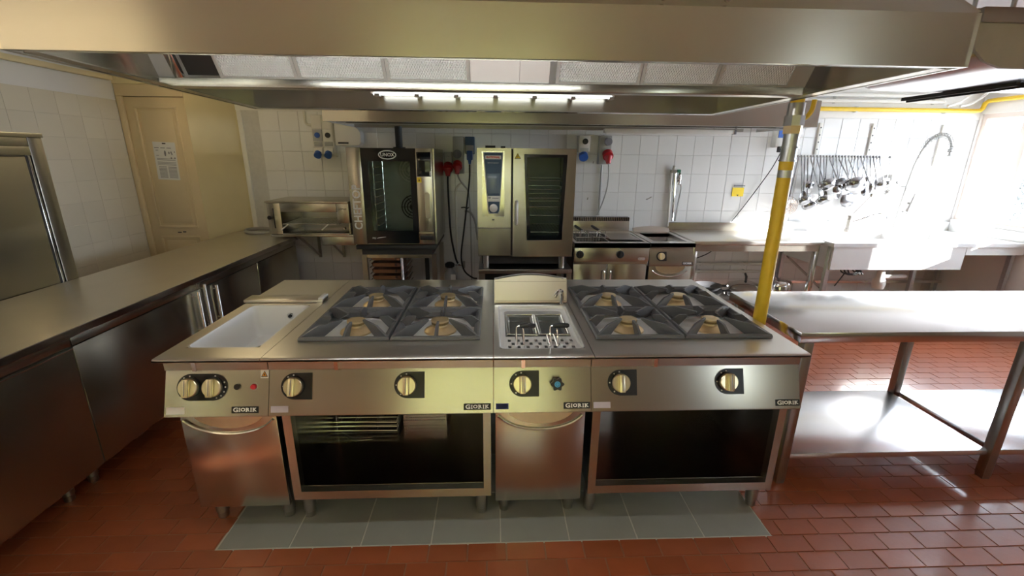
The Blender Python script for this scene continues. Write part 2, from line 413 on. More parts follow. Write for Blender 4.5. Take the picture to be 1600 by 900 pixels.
# door wall, cream return wall
struct(MB().box(XL-.12, -2.775, 2.86, 2.98, 0, ZC).box(XL, -2.775, 2.80, 2.86, 2.272, ZC).build('wall_door', creamp))
struct(MB().prism([(-2.775, 2.80), (-2.60, YB+.1), (-3.0, YB+.1), (-3.0, 2.99), (-2.775, 2.99)], 0, ZC, 'Z').build('wall_cream', creamp))
struct(MB().box(-2.605, -2.565, YB-.02, YB+.005, 0, 2.1, .004).build('trim_1', wallp))
dr = MB().box(-3.315, -2.785, 2.815, 2.855, .02, 2.165, .004).build('door_1', doorp); struct(dr)
def panel_mould(x0, x1, z0, z1):
    b = MB(); y = 2.815
    for q in ((x0, x1, z1-.02, z1), (x0, x1, z0, z0+.02), (x0, x0+.02, z0+.02, z1-.02), (x1-.02, x1, z0+.02, z1-.02)):
        b.box(q[0], q[1], y-.012, y+.002, q[2], q[3], .004)
    b.box(x0+.045, x1-.045, y-.006, y+.002, z0+.045, z1-.045, .004); return b
panel_mould(-3.235, -2.865, .985, 2.09).build('upper_panel', doorp, dr)
panel_mould(-3.235, -2.865, .12, .905).build('lower_panel', doorp, dr)
MB().box(-3.07, -3.035, 2.811, 2.8155, .935, .945).box(-3.02, -2.99, 2.811, 2.8155, .94, .95).build('latch_scar', inkblk, dr)
struct(MB().box(-3.367, -3.318, 2.795, 2.855, 0, 2.17, .006).box(-3.367, -2.776, 2.795, 2.855, 2.17, 2.27, .006).build('trim_2', doorp))
# right wall with window row
WZ0, WZ1 = 1.03, 2.17
wr = MB().box(XR, XR+.14, YF, YB, 0, WZ0).box(XR, XR+.14, YF, YB, WZ1, ZC).box(XR, XR+.14, YF, .55, WZ0, WZ1).box(XR, XR+.14, 1.1, 1.3, WZ0, WZ1)
wr = struct(wr.box(XR, XR+.14, 3.335, YB, WZ0, WZ1).build('wall_right', wallp))
def window(name, y0, y1, bars):
    w = MB().box(XR+.02, XR+.08, y0, y1, WZ0, WZ0+.05).box(XR+.02, XR+.08, y0, y1, WZ1-.05, WZ1).box(XR+.02, XR+.08, y0, y0+.045, WZ0+.05, WZ1-.05).box(XR+.02, XR+.08, y1-.045, y1, WZ0+.05, WZ1-.05).build(name, pinkp)
    struct(w); edges = [y0+.045]
    for bpos in bars:
        MB().box(XR+.01, XR+.09, bpos-.045, bpos+.045, WZ0+.05, WZ1-.05, .004).build('mullion', pinkp, w); edges += [bpos-.045, bpos+.045]
    edges.append(y1-.045)
    for a, b in zip(edges[::2], edges[1::2]): MB().box(XR+.048, XR+.052, a, b, WZ0+.05, WZ1-.05).build('pane', glass, w)
    MB().box(XR-.03, XR+.02, y0, y1, WZ0-.03, WZ0+.004, .006).build('sill', wallp, w)
window('window_1', 1.3, 3.335, [2.0, 2.88])
window('window_2', .55, 1.1, [])
# front wall behind the photographer: garden door and a narrow window
wf = MB().box(XL, -1.07, YF-.1, YF, 0, ZC).box(-1.07, .82, YF-.1, YF, 2.12, ZC).box(.82, 2.88, YF-.1, YF, 0, ZC).box(2.88, 3.3, YF-.1, YF, 0, .9).box(2.88, 3.3, YF-.1, YF, 2.1, ZC).box(3.3, XR, YF-.1, YF, 0, ZC)
struct(wf.build('wall_front', mat('olive_wall_paint', (.36, .33, .24), .7, 0, .04, 4)))
d2 = struct(MB().box(-1.07, -1.0, YF-.08, YF-.02, 0, 2.12).box(.75, .82, YF-.08, YF-.02, 0, 2.12).box(-1.0, .75, YF-.08, YF-.02, 2.04, 2.12).box(-.15, -.09, YF-.08, YF-.02, 0, 2.04).build('door_2', doorp))
MB().box(-1.0, -.15, YF-.052, YF-.048, 0, 2.04).build('pane', glass, d2); MB().box(-.09, .75, YF-.052, YF-.048, 0, 2.04).build('pane', glass, d2)
w3 = struct(MB().box(2.88, 2.93, YF-.08, YF-.02, .9, 2.1).box(3.25, 3.3, YF-.08, YF-.02, .9, 2.1).box(2.93, 3.25, YF-.08, YF-.02, .9, .95).box(2.93, 3.25, YF-.08, YF-.02, 2.05, 2.1).build('window_3', pinkp))
MB().box(2.93, 3.25, YF-.052, YF-.048, .95, 2.05).build('pane', glass, w3)
# outdoors
struct(MB().box(-14, 16, -16, -3.75, -.3, -.12).build('lawn', grassm))
struct(MB().box(5.6, 16, -3.7, 12, -.3, -.12).build('bounce_ground', mat('pale_bounce_ground', (.42, .42, .44), .8, 0, .1, 3)))  # unseen ground, made grey to keep yellow out of the bounced light
def bush(name, label, c, s, n, m):
    b = bmesh.new()
    for i in range(n):
        v = Vector((random.gauss(0, 1), random.gauss(0, 1), random.gauss(0, 1))).normalized()*random.uniform(.75, 1)
        p = Vector((c[0]+v.x*s[0], c[1]+v.y*s[1], max(-.1, c[2]+v.z*s[2]))); r = .12*(s[2]/1.2)
        a = Vector((random.uniform(-1, 1), random.uniform(-1, 1), random.uniform(-1, 1))).normalized(); q = a.orthogonal().normalized(); a2 = a.cross(q)
        b.faces.new([b.verts.new(p+q*r), b.verts.new(p+a2*r*.5), b.verts.new(p-q*r), b.verts.new(p-a2*r*.5)])
    me = bpy.data.meshes.new(name); b.to_mesh(me); b.free(); me.materials.append(m)
    o = bpy.data.objects.new(name, me); COL.objects.link(o); tag(o, label, 'shrub')
    o['kind'] = 'stuff'
    return o
bush('hedge', 'yellow green garden hedge outside the glass door, raised to block the sky', (-.2, -7.5, 1.6), (5.5, .9, 2.6), 6500, leafm)  # unseen; raised against the sky so the steel reflects yellow green
bush('shrub', 'grey green shrub seen through the corner window', (6.6, 3.84, 1.15), (.16, .16, .36), 700, mat('grey_leaf', (.22, .23, .22), .7, 0, .3, 4))
# ceiling lamps behind and beside the photographer (lit)
def ceiling_lamp(loc, label, L=1.2):
    t = thing('ceiling_light', label, 'lamp', loc, 'warm ceiling tube lights')
    x, y, z = loc
    MB().box(x-L/2, x+L/2, y-.06, y+.06, z-.05, z-.001, .006).build('housing', white_pl, t)
    MB().cyl((x-L/2+.03, y, z-.07), (x+L/2-.03, y, z-.07), .016, n=10).build('tube', tube_y, t)
ceiling_lamp((-2.7, -2.3, ZC), 'warm tube light on the ceiling above the left counter')
ceiling_lamp((-2.3, 2.25, ZC), 'warm tube light on the ceiling beside the cream door', .6)

# ------------------------------------------------------------------ cooking island: four modules
def PM(x, z):            # frame lying on the slanted control panel at height z
    t = (z-.648)/.177
    return basis((x, t*.064, z), (1, 0, 0), (0, .064, .177))
def knob_set(t, x, z=.757, side='L', ang=0., partial=False, m=gold):
    M = PM(x, z)
    w = [(-.052, .072), (-.072, .052)][side == 'R']
    pts = []
    if side == 'L':
        pts = [(.072, -.055), (.072, .055)]+[(-.0+.055*math.cos(a), .055*math.sin(a)) for a in [PI/2+PI*i/14 for i in range(15)]]
    else:
        pts = [(-.062, .055), (-.062, -.055)]+[(.055*math.cos(a), .055*math.sin(a)) for a in [-PI/2+PI*i/14 for i in range(15)]]
    pl = MB().prism(pts, .0003, .003, 'Z', M).build('dial_plate', black, t)
    mk = MB()
    for a in ((95, 125, 180, 235) if side == 'L' else (85, 25, 0, -25, -50, -75)):
        mk.cyl((.046*math.cos(math.radians(a)), .046*math.sin(math.radians(a)), .003), (.046*math.cos(math.radians(a)), .046*math.sin(math.radians(a)), .0036), .0035, n=8, M=M)
    mk.build('dial_marks', whprint, pl)['kind'] = 'stuff'
    MB().cyl((0, 0, .003), (0, 0, .012), .043, n=28, M=M).build('knob_skirt', black, t)
    R = M @ Matrix.Rotation(ang, 4, 'Z')
    kb = MB().lathe([(0, .012), (.039, .012), (.039, .022), (.036, .025), (0, .025)], n=32, M=R)
    kb.box(-.013, .013, -.037, .037, .025, .043, .004, M=R)
    k = kb.build('knob', m, t)
    MB().box(-.0015, .0015, -.03, .034, .043, .0436, M=R).build('pointer_line', ink, k)
def logo(t, x0, x1, z=.668, h=.027):
    M = PM((x0+x1)/2, z); w = x1-x0
    pl = MB().box(-w/2, w/2, -h/2, h/2, .0003, .0022, .0006, M=M, seg=1).build('name_plate', inkblk, t)
    cx = -w/2+.007; s = h*.56
    # wide slab letters: G (tall) then small capitals IORIK
    lt = [('G', 1.28, .021), ('I', 1, .010), ('O', 1, .0185), ('R', 1, .0185), ('I', 1, .010), ('K', 1, .0175)]
    tot = sum(l[2] for l in lt); k = (w-.014)/tot
    for ch, hs, wd in lt:
        c = cx+wd*k/2
        Q = M.copy() @ Matrix.Translation((c, -.0005 if ch == 'G' else 0, .0024))
        text(ch, s*hs*1.28, Q, whprint, pl, 'letter', .0002, bold=.0009, sx=1.2 if ch != 'I' else 1.1)
        if ch in 'IRK':
            sb = MB(); hh = s*.46; ww = wd*k*.36
            for sgn in (-1, 1): sb.box(c-ww if ch == 'I' else c-ww*1.25, c+ww if ch == 'I' else c-ww*.1, sgn*hh-.0012, sgn*hh+.0012, .0022, .0026, M=M)
            sb.build('letter_serif', whprint, pl)
        cx += wd*k
def film(t, x0, x1, z0, z1, m, name='film_label'):
    a = (z0+z1)/2; M = PM((x0+x1)/2, a); return MB().box(-(x1-x0)/2, (x1-x0)/2, -(z1-z0)/2, (z1-z0)/2, .0002, .0012, M=M).build(name, m, t)
YR = 1.19
def module_shell(t, x0, x1, hole=None):
    g = .0012
    a, b = x0+g, x1-g
    w = MB()
    lip = [(.03, .8835), (.004, .8835), (.0, .888), (.0, .894), (.003, .898), (.009, .9), (.03, .9)]
    w.prism(lip, a, b, 'X')
    if hole: w.frame(a, b, .03, YR, .8835, .9, *hole)
    else: w.box(a, b, .03, YR, .8835, .9)
    w.build('worktop', steel_top, t)
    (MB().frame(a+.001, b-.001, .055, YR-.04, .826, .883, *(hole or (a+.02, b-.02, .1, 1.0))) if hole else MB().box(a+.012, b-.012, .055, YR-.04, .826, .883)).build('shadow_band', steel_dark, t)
    MB().prism([(.064, .825), (0, .648), (-.001, .642), (.006, .636), (.11, .636), (.11, .825)], a, b, 'X').build('control_panel', steel, t)
    tbp = MB()
    for fx in (.3,): tbp.box(a+(b-a)*fx-.008, a+(b-a)*fx+.008, .045, .0545, .826, .883)
    tbp.build('bracket', steel_pol, t)
def leg(t, x, y, h, r=.028):
    MB().lathe([(r*.8, .0), (r*.85, .004), (r*.85, .03), (r, .035), (r, h), (0, h)], (x, y, .0006)).build('leg', steel_dark, t)
def doors_cab(t, x0, x1):
    MB().box(x0+.012, x1-.012, .095, 1.1, .165, .634).build('cabinet_body', steel_dark, t)
    d = MB().box(x0+.008, x1-.008, .072, .094, .124, .632, .003).build('door', steel_door, t)
    cx, w = (x0+x1)/2, (x1-x0)
    hw = w*.37
    n = 20
    pts = [(cx+hw*math.cos(PI+PI*i/n), .628+.088*math.sin(PI+PI*i/n)) for i in range(n+1)]
    MB().prism(pts, .0695, .0725, 'Y').box(cx-hw, cx+hw, .063, .0725, .622, .629).build('handle_recess', gold, d)
    arc = [(cx-hw*1.32*math.cos(PI*i/24), .066, .626-.112*math.sin(PI*i/24)) for i in range(3, 22)]
    MB().tube(arc, .0055, 6).build('handle_rim', steel_pol, d)
def open_cab(t, x0, x1, bx=None):
    a, b = x0+.022, x1-.012
    fr = MB().box(a, a+.036, .06, .10, .165, .634).box(b-.034, b, .06, .10, .165, .634).box(a+.036, b-.034, .06, .10, .165, .208)
    fr.build('front_frame', steel, t)
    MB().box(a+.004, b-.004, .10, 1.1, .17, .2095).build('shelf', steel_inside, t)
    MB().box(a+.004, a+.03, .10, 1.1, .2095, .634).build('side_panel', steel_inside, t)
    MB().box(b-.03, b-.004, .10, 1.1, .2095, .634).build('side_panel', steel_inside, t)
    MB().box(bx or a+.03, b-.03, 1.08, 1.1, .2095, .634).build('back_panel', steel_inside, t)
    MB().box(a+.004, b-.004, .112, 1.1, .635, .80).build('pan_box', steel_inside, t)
X0, X1, X2, X3, X4 = -1.347, -.926, .009, .427, 1.347
# -- module 1: heated basin
t = thing('basin_unit', 'left end island module with white rectangular basin and two side by side dials', 'cooker', (-1.137, .6, 0), None)
module_shell(t, X0, X1, (-1.288, -.984, .118, .672))
bs = MB(); d = .17
ring = rrect(-1.288, -.984, .118, .672, .035, 5)
def ringz(pts, z, ins):
    cx, cyy = -1.136, .395
    return [((p[0]-cx)*(1-ins/.152)+cx, (p[1]-cyy)*(1-ins/.277)+cyy, z) for p in pts]
Rg = [ringz(ring, .9004, -.004), ringz(ring, .9004, .002), ringz(ring, .89, .006), ringz(ring, .89-d+.04, .012), ringz(ring, .89-d+.012, .02), ringz(ring, .89-d, .045)]
vv = [[bs.bm.verts.new(p) for p in r] for r in Rg]
for A, B in zip(vv, vv[1:]):
    n = len(A)
    for i in range(n): bs.bm.faces.new((A[i], A[(i+1) % n], B[(i+1) % n], B[i]))
bs.bm.faces.new(vv[-1])
bn = bs.build('basin', basin_m, t)
MB().lathe([(.006, .0), (.016, 0), (.018, .004), (.012, .006), (.006, .004)], M=basis((-1.09, .655, .845), (-1, 0, 0), (0, 0, 1))).build('overflow_ring', chrome, bn)
MB().cyl((-1.09, .6515, .845), (-1.09, .6495, .845), .009, n=14).build('overflow_hole', inkblk, bn)
bar = MB().box(X0-.012, X1-.006, .715, .81, .9006, .918, .004).build('cover_strip', steel_top, t)
MB().box(X1-.028, X1-.003, .712, .80, .9185, .93, .002).build('strip_end', white_pl, bar)
knob_set(t, -1.243, side='L', ang=.0); knob_set(t, -1.148, side='R', ang=.0)
MB().cyl((0, 0, .0003), (0, 0, .006), .0125, n=18, M=PM(-1.054, .757)).build('push_button', black, t)
MB().cyl((0, 0, .0003), (0, 0, .003), .0165, n=18, M=PM(-.985, .757)).build('lamp_ring', chrome, t)
MB().cyl((0, 0, .003), (0, 0, .011), .0125, .010, n=18, M=PM(-.987, .757)).build('red_lamp', red_pl, t)
logo(t, -1.075, -.966); film(t, -1.338, -1.265, .653, .681, paper)
M = PM(-.945, .806)
st = MB().box(-.016, .016, -.018, .018, .0003, .0012, M=M).build('warning_sticker', paper, t)
MB().prism([(-.0135, -.012), (.0135, -.012), (0, .013)], .0012, .0017, 'Z', M).build('warning_border', inkblk, st)
MB().prism([(-.0095, -.0095), (.0095, -.0095), (0, .0085)], .0017, .0021, 'Z', M).build('warning_triangle', orange, st)
MB().prism([(-.003, -.0065), (.003, -.0065), (.0015, .001), (0, .004), (-.002, 0)], .0021, .0024, 'Z', M).build('warning_flame', inkblk, st)
doors_cab(t, X0, X1)
leg(t, -1.30, .157, .165); leg(t, -.985, .157, .165); leg(t, -1.30, 1.03, .165); leg(t, -.985, 1.03, .165)
# -- grates and burners
def grate(t, x0, y0, w, d):
    b = MB(); z0, z1, zt = .9012, .918, .946
    cx, cyy = x0+w/2, y0+d/2; e = .003; rim = .034
    o = [(x0+e, y0+e), (x0+w-e, y0+e), (x0+w-e, y0+d-e), (x0+e, y0+d-e)]
    i = [(x0+rim, y0+rim), (x0+w-rim, y0+rim), (x0+w-rim, y0+d-rim), (x0+rim, y0+d-rim)]
    mid, mid2 = [[(x0+q, y0+q), (x0+w-q, y0+q), (x0+w-q, y0+d-q), (x0+q, y0+d-q)] for q in (.007, .017)]
    rings = []
    for pts, z in ((o, z0), (o, z1-.008), (mid, z1), (mid2, z1), (i, z0+.004), (i, z0-.02)): rings.append([b.bm.verts.new((*p, z)) for p in pts])
    for A, B in zip(rings, rings[1:]):
        for k in range(4): b.bm.faces.new((A[k], A[(k+1) % 4], B[(k+1) % 4], B[k]))
    g = b.build('pan_support', iron, t, ang=20)
    def blade(px, py, qx, qy, th=.0105, short=False):
        P0, P1 = Vector((px, py, 0)), Vector((qx, qy, 0)); L = (P1-P0).length; u = (P1-P0)/L; v = Vector((-u.y, u.x, 0))
        prof = [(0, z0+.003), (0, z1), (L*.42, zt), (L, zt), (L, zt-.008), (L*.5, z0-.014), (.02, z0-.014)] if not short else [(0, z0+.003), (0, z1), (L*.5, zt), (L, zt), (L, zt-.012), (L*.5, z0-.012), (.01, z0-.012)]
        Mx = Matrix(((u.x, v.x, 0, px), (u.y, v.y, 0, py), (0, 0, 1, 0), (0, 0, 0, 1)))
        A = MB(); A.prism(prof, -th/2, th/2, 'Y', Mx); A.build('finger', iron, g)
    k = .30
    for sx in (-1, 1):
        for sy_ in (-1, 1):
            blade(cx+sx*(w/2-.012), cyy+sy_*(d/2-.012), cx+sx*.05, cyy+sy_*.045)
    for sx in (-1, 1): blade(cx+sx*(w/2-.008), cyy, cx+sx*(w/2-.085), cyy, short=True)
    for sy_ in (-1, 1): blade(cx, cyy+sy_*(d/2-.008), cx, cyy+sy_*.075, short=True)
    # burner below
    bd = MB().lathe([(.17, .8735), (.165, .868), (.10, .866), (.086, .868), (0, .868)], (cx, cyy, 0), 32).build('burner_dish', steel_white, t)
    bu = MB().lathe([(0, .8685), (.078, .8685), (.076, .875), (.050, .892), (.038, .896), (.036, .905), (0, .905)], (cx, cyy, 0), 32).build('burner', brass, t)
    cp_ = MB().lathe([(0, .919), (.042, .919), (.043, .922), (.042, .927), (.02, .929), (0, .929)], (cx, cyy, 0), 36)
    tr_ = MB().cyl((cx, cyy, .9055), (cx, cyy, .9185), .036, .039, n=28)
    for q in range(26):
        a = 2*PI*q/26; c_, s_ = math.cos(a), math.sin(a)
        Mx = Matrix(((c_, -s_, 0, cx+.0385*c_), (s_, c_, 0, cyy+.0385*s_), (0, 0, 1, 0), (0, 0, 0, 1)))
        tr_.box(-.002, .0025, -.0027, .0027, .907, .9185, M=Mx)
    cp_.build('burner_cap', brass, bu); tr_.build('flame_ring', brass_d, bu)
def range_unit(t, x0, x1, gx0, gx1):
    gy0, gy1 = .172, .972
    module_shell(t, x0, x1, (gx0+.012, gx1-.012, gy0+.012, gy1-.012))
    MB().box(gx0+.013, gx1-.013, gy0+.013, gy1-.013, .8625, .866).build('spill_tray', steel_white, t)
    w, d = (gx1-gx0)/2, (gy1-gy0)/2
    for i in range(2):
        for j in range(2): grate(t, gx0+w*i, gy0+d*j, w, d)
    open_cab(t, x0, x1, .85 if x0 > .2 else None)
t = thing('gas_range', 'four burner range left of the pasta cooker, wire racks in its open cabinet', 'cooker', (-.458, .6, 0), 'four burner ranges of the island')
range_unit(t, X1, X2, -.85, -.048)
knob_set(t, -.821, ang=-.06); knob_set(t, -.354, ang=.0)
logo(t, -.117, -.003); film(t, -.916, -.845, .655, .681, lilac)
for x in (-.882, -.051): leg(t, x, .152, .17)
for x in (-.882, -.051): leg(t, x, 1.03, .17)
t = thing('gas_range', 'four burner range at the right end of the island beside the yellow pipe', 'cooker', (.887, .6, 0), 'four burner ranges of the island')
range_unit(t, X3, X4, .468, 1.288)
knob_set(t, .554, ang=.0); knob_set(t, 1.024, ang=-.05)
logo(t, 1.236, 1.343); film(t, .437, .51, .655, .681, lilac)
for x in (.484, 1.312): leg(t, x, .155, .17)
for x in (.484, 1.312): leg(t, x, 1.03, .17)
# -- pasta cooker
t = thing('pasta_cooker', 'pasta cooker with two wells, perforated plate, upright lid and small chrome tap', 'cooker', (.218, .6, 0))
module_shell(t, X2, X3, (.036, .402, .084, .648))
ring = rrect(.036, .402, .084, .648, .03, 5)
bs = MB()
def rg(z, ins): return [((p[0]-.219)*(1-ins/.183)+.219, (p[1]-.366)*(1-ins/.282)+.366, z) for p in ring]
Rg = [rg(.9004, -.004), rg(.9006, .001), rg(.886, .006), rg(.881, .018), rg(.881, .03), rg(.70, .034)]
vv = [[bs.bm.verts.new(p) for p in r] for r in Rg]
for A, B in zip(vv, vv[1:]):
    n = len(A)
    for i in range(n): bs.bm.faces.new((A[i], A[(i+1) % n], B[(i+1) % n], B[i]))
bs.bm.faces.new(vv[-1]); tank = bs.build('tank', steel_white, t)
# perforated front plate: built from strips so that the slots are open
pp = MB(); yb = [.104, .112, .136, .150, .174, .188, .212, .226]
for a, b in ((.104, .116), (.142, .152), (.178, .188), (.214, .246)): pp.box(.056, .384, a, b, .8835, .8865)
for r, (a, b) in enumerate(((.116, .142), (.152, .178), (.188, .214))):
    xs = [.056]; off = .02+.016*(r % 2)
    for k_ in range(8 if r % 2 == 0 else 7):
        c_ = .056+off+.040*k_; xs += [c_-.002, c_+.012]
    xs.append(.384)
    for q in range(0, len(xs), 2):
        if xs[q+1] > xs[q]: pp.box(xs[q], min(xs[q+1], .384), a, b, .8835, .8865)
pp.build('perforated_plate', steel_white, t)
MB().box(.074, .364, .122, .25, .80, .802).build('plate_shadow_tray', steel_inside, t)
for i, (a, b) in enumerate(((.076, .212), (.224, .362))):
    g = MB().tube([(a, .262, .8885), (b, .262, .8885), (b, .53, .8885), (a, .53, .8885)], .006, 8, True)
    g.tube([(a+.012, .275, .86), (b-.012, .275, .86), (b-.012, .518, .86), (a+.012, .518, .86)], .003, 6, True)
    w_ = thing('pasta_basket', ('left' if i == 0 else 'right')+' of the two wire pasta baskets, black grip on its tall handle', 'basket', ((a+b)/2, .39, .72), 'pasta baskets in the cooker')
    g.build('rim', wirem, w_)
    sh = MB()
    for q in ((a+.010, a+.013, .272, .520), (b-.013, b-.010, .272, .520), (a+.013, b-.013, .272, .275), (a+.013, b-.013, .517, .520)): sh.box(*q, .75, .884)
    sh.build('mesh', galv, w_); MB().box(a+.016, b-.016, .282, .51, .752, .756).build('base', grey_pl, w_)
    hx = .128+.146*i
    h = MB().tube(bez([(hx-.016, .262, .892), (hx-.016, .15, .8935), (hx-.018, .102, .897), (hx-.018, .108, .93), (hx-.019, .13, .975), (hx-.006, .133, .984)], 6), .0032, 6)
    h.tube(bez([(hx+.016, .262, .892), (hx+.016, .15, .8935), (hx+.013, .102, .897), (hx+.013, .108, .93), (hx+.01, .13, .972), (hx-.004, .133, .984)], 6), .0032, 6)
    h.build('handle', chrome, w_)
    MB().lathe([(0, -.034), (.008, -.033), (.0115, -.01), (.010, .03), (.006, .036), (0, .036)], M=basis((hx+.028, .134, .984), (0, 1, 0), (0, 0, 1)), n=14).build('grip', black, w_)
# lid standing upright behind the wells
def lidM(): return basis((.218, .70, .9015), (1, 0, 0), (0, .33, .944))
M = lidM(); n = 16
prof = [(-.203, 0), (.203, 0), (.203, .132)]+[(.203-.406*i/n, .132+.026*math.sin(PI*i/n)) for i in range(1, n)]+[(-.203, .132)]
ld = MB().prism(prof, -.022, 0, 'Z', M).build('lid', steel_top, t)
MB().tube([M @ Vector((p[0], p[1]+.002, .001)) for p in prof[2:]], .006, 6).build('lid_rim', steel_pol, ld)
MB().box(-.198, .198, .118, .121, 0, .002, M=M).box(-.198, .198, .010, .013, 0, .002, M=M).build('lid_seam', steel_dark, ld)
MB().box(-.20, .20, -.001, .006, .0, .01, M=M).build('hinge', steel_pol, ld)
tp = MB().lathe([(.012, 0), (.012, .004), (.008, .008), (.008, .012)], (.388, .676, .9008), 14)
tp.tube(bez([(.388, .676, .908), (.389, .676, .955), (.384, .670, .978), (.368, .66, .982), (.350, .645, .962), (.344, .641, .952)], 6), .0095, 10).build('tap', chrome, t)
knob_set(t, .131, ang=0.)
M = PM(.278, .757)
hb = [(.0, 0)]
pts = [((.025+.004*math.cos(6*a))*math.cos(a), (.025+.004*math.cos(6*a))*math.sin(a)) for a in [2*PI*i/48 for i in range(48)]]
kk = MB().cyl((0, 0, 0), (0, 0, .016), .016, n=16, M=M).prism(pts, .016, .034, 'Z', M).build('water_knob', black, t)
MB().cyl((0, 0, .034), (0, 0, .0365), .0125, n=20, M=M).build('blue_cap', cyan_pl, kk)
MB().tube([(M @ Vector((.007*math.cos(a), .007*math.sin(a), .0367))) for a in [2*PI*i/16 for i in range(16)]], .001, 4, True).build('cap_ring', bluepan, kk)
logo(t, .308, .422)
nv = film(t, .019, .073, .656, .680, navy, 'maker_label'); film(t, .023, .069, .6585, .6775, lilac, 'label_line').scale = (1, 1, 1)
film(t, .0245, .0675, .660, .676, navy, 'label_inner')
doors_cab(t, X2, X3)
for x in (.06, .378): leg(t, x, .165, .165); leg(t, x, 1.03, .165)
# things in the open cabinet of the left range
def rack(loc, label):
    t = thing('oven_rack', label, 'rack', loc, 'wire racks in the left range'); x, y, z = loc
    MB().tube([(x-.17, y-.12, z+.006), (x+.17, y-.12, z+.006), (x+.17, y+.2, z+.006), (x-.17, y+.2, z+.006)], .005, 6, True).build('rim', wirem, t)
    b = MB()
    for i in range(7): yy_ = y-.07+.04*i; b.cyl((x-.17, yy_, z+.006), (x+.17, yy_, z+.006), .0025, n=5)
    for xx in (-.06, .06): b.cyl((x+xx, y-.12, z+.006), (x+xx, y+.2, z+.006), .003, n=5)
    b.build('bars', wirem, t)
for k_ in range(3): rack((-.70, .64, .2105+.026*k_), ['lowest', 'middle', 'topmost'][k_]+' wire oven rack stacked inside the left open cabinet')
t = thing('drip_tray_handle', 'bent wire drip tray handle lying before the racks in the left cabinet', 'lifter', (-.70, .48, .2105))  # loose bent wire, taken as a drip tray handle
MB().tube(bez([(-.83, .51, .2145), (-.78, .475, .2145), (-.75, .455, .2145), (-.66, .455, .2145), (-.645, .47, .2145)], 4), .0035, 6).build('wire', wirem, t)
t = thing('steel_tray_corner', 'small steel shelf post standing left of the wire racks', 'post', (-.868, .54, .2105)); MB().cyl((-.868, .555, .2105), (-.868, .555, .62), .006, n=8).build('post', steel_pol, t)
t = thing('perforated_pan', 'perforated steel pan behind the front frame of the left open cabinet', 'pan', (-.385, .70, .2105))
b = MB()
x0, x1, y0, y1, z0, z1 = -.51, -.26, .60, .86, .211, .31
b.box(x0, x1, y0+.002, y1, z0, z0+.003)
for q in ((x0, x1, y1-.003, y1), (x0, x0+.003, y0, y1), (x1-.003, x1, y0, y1)): b.box(*q, z0, z1)
b.build('pan_wall', steel_dark, t)
b = MB(); zz = [z0, z0+.012]
for r in range(5):
    zr = z0+.012+.018*r
    b.box(x0, x1, y0, y0+.003, zr+.008, zr+.018)
    for k_ in range(24): xa = x0+(x1-x0)*k_/24; b.box(xa, xa+.0055, y0, y0+.003, zr, zr+.008)
b.box(x0, x1, y0, y0+.003, z0, z0+.012); b.build('perforated_front', steel_pol, t)

# ------------------------------------------------------------------ island hood
t = thing('extraction_hood', 'large brushed steel extraction hood hanging over the cooking island', 'hood', (.04, .4, 1.937))
fx0, fx1, bx0, bx1, fy, by, hz, ht = -1.235, 1.316, -1.375, 1.365, -.362, 1.20, 1.937, 2.07
def quad_plate(P, th, m, name, n=None):
    P = [Vector(p) for p in P]; nn = (P[1]-P[0]).cross(P[3]-P[0]).normalized()*th
    b = MB(); A = [b.bm.verts.new(p) for p in P]; B = [b.bm.verts.new(p+nn) for p in P]
    b.bm.faces.new(A); b.bm.faces.new(B[::-1])
    for i in range(4): b.bm.faces.new((A[i], A[(i+1) % 4], B[(i+1) % 4], B[i]))
    return b.build(name, m, t)
quad_plate([(fx0, fy, hz), (fx1, fy, hz), (fx1, fy, ht), (fx0, fy, ht)], -.012, steel, 'front_panel')
quad_plate([(bx0, by, hz), (bx1, by, hz), (bx1, by, ht), (bx0, by, ht)], .012, steel, 'back_panel')
quad_plate([(fx0, fy, hz), (bx0, by, hz), (bx0, by, ht), (fx0, fy, ht)], -.012, steel_s, 'side_panel')
quad_plate([(fx1, fy, hz), (bx1, by, hz), (bx1, by, ht), (fx1, fy, ht)], .012, steel_s, 'side_panel')
quad_plate([(fx0, fy, ht), (fx1, fy, ht), (fx1-.1, .02, 2.40), (fx0+.1, .02, 2.40)], -.01, steel, 'roof_panel')
quad_plate([(bx0, by, ht), (bx1, by, ht), (bx1-.1, .85, 2.40), (bx0+.1, .85, 2.40)], .01, steel, 'roof_panel')
quad_plate([(fx1, fy, ht), (bx1, by, ht), (bx1-.1, .85, 2.40), (fx1-.1, .02, 2.40)], .01, steel_s, 'roof_panel')
quad_plate([(fx0, fy, ht), (bx0, by, ht), (bx0+.1, .85, 2.40), (fx0+.1, .02, 2.40)], -.01, steel_s, 'roof_panel')
# rim gutter turned inwards along the lower edge
quad_plate([(fx0, fy+.012, hz), (fx1, fy+.012, hz), (fx1-.02, fy+.05, hz+.004), (fx0+.02, fy+.05, hz+.004)], .004, steel_pol, 'rim')
quad_plate([(fx0+.013, fy+.04, hz), (bx0+.013, by-.02, hz), (bx0+.045, by-.02, hz+.003), (fx0+.045, fy+.04, hz+.003)], -.004, steel_s, 'rim')
quad_plate([(fx1-.013, fy+.04, hz), (bx1-.013, by-.02, hz), (bx1-.045, by-.02, hz+.003), (fx1-.045, fy+.04, hz+.003)], .004, steel_s, 'rim')
quad_plate([(bx0+.013, by-.013, hz), (bx1-.013, by-.013, hz), (bx1-.013, by-.04, hz+.003), (bx0+.013, by-.04, hz+.003)], -.004, steel_pol, 'rim')
for bxp in (.455, .625, -.9): MB().cyl((bxp, fy+.006, ht+.02), (bxp, fy-.004, ht+.018), .008, n=10).build('bolt', chrome, t)
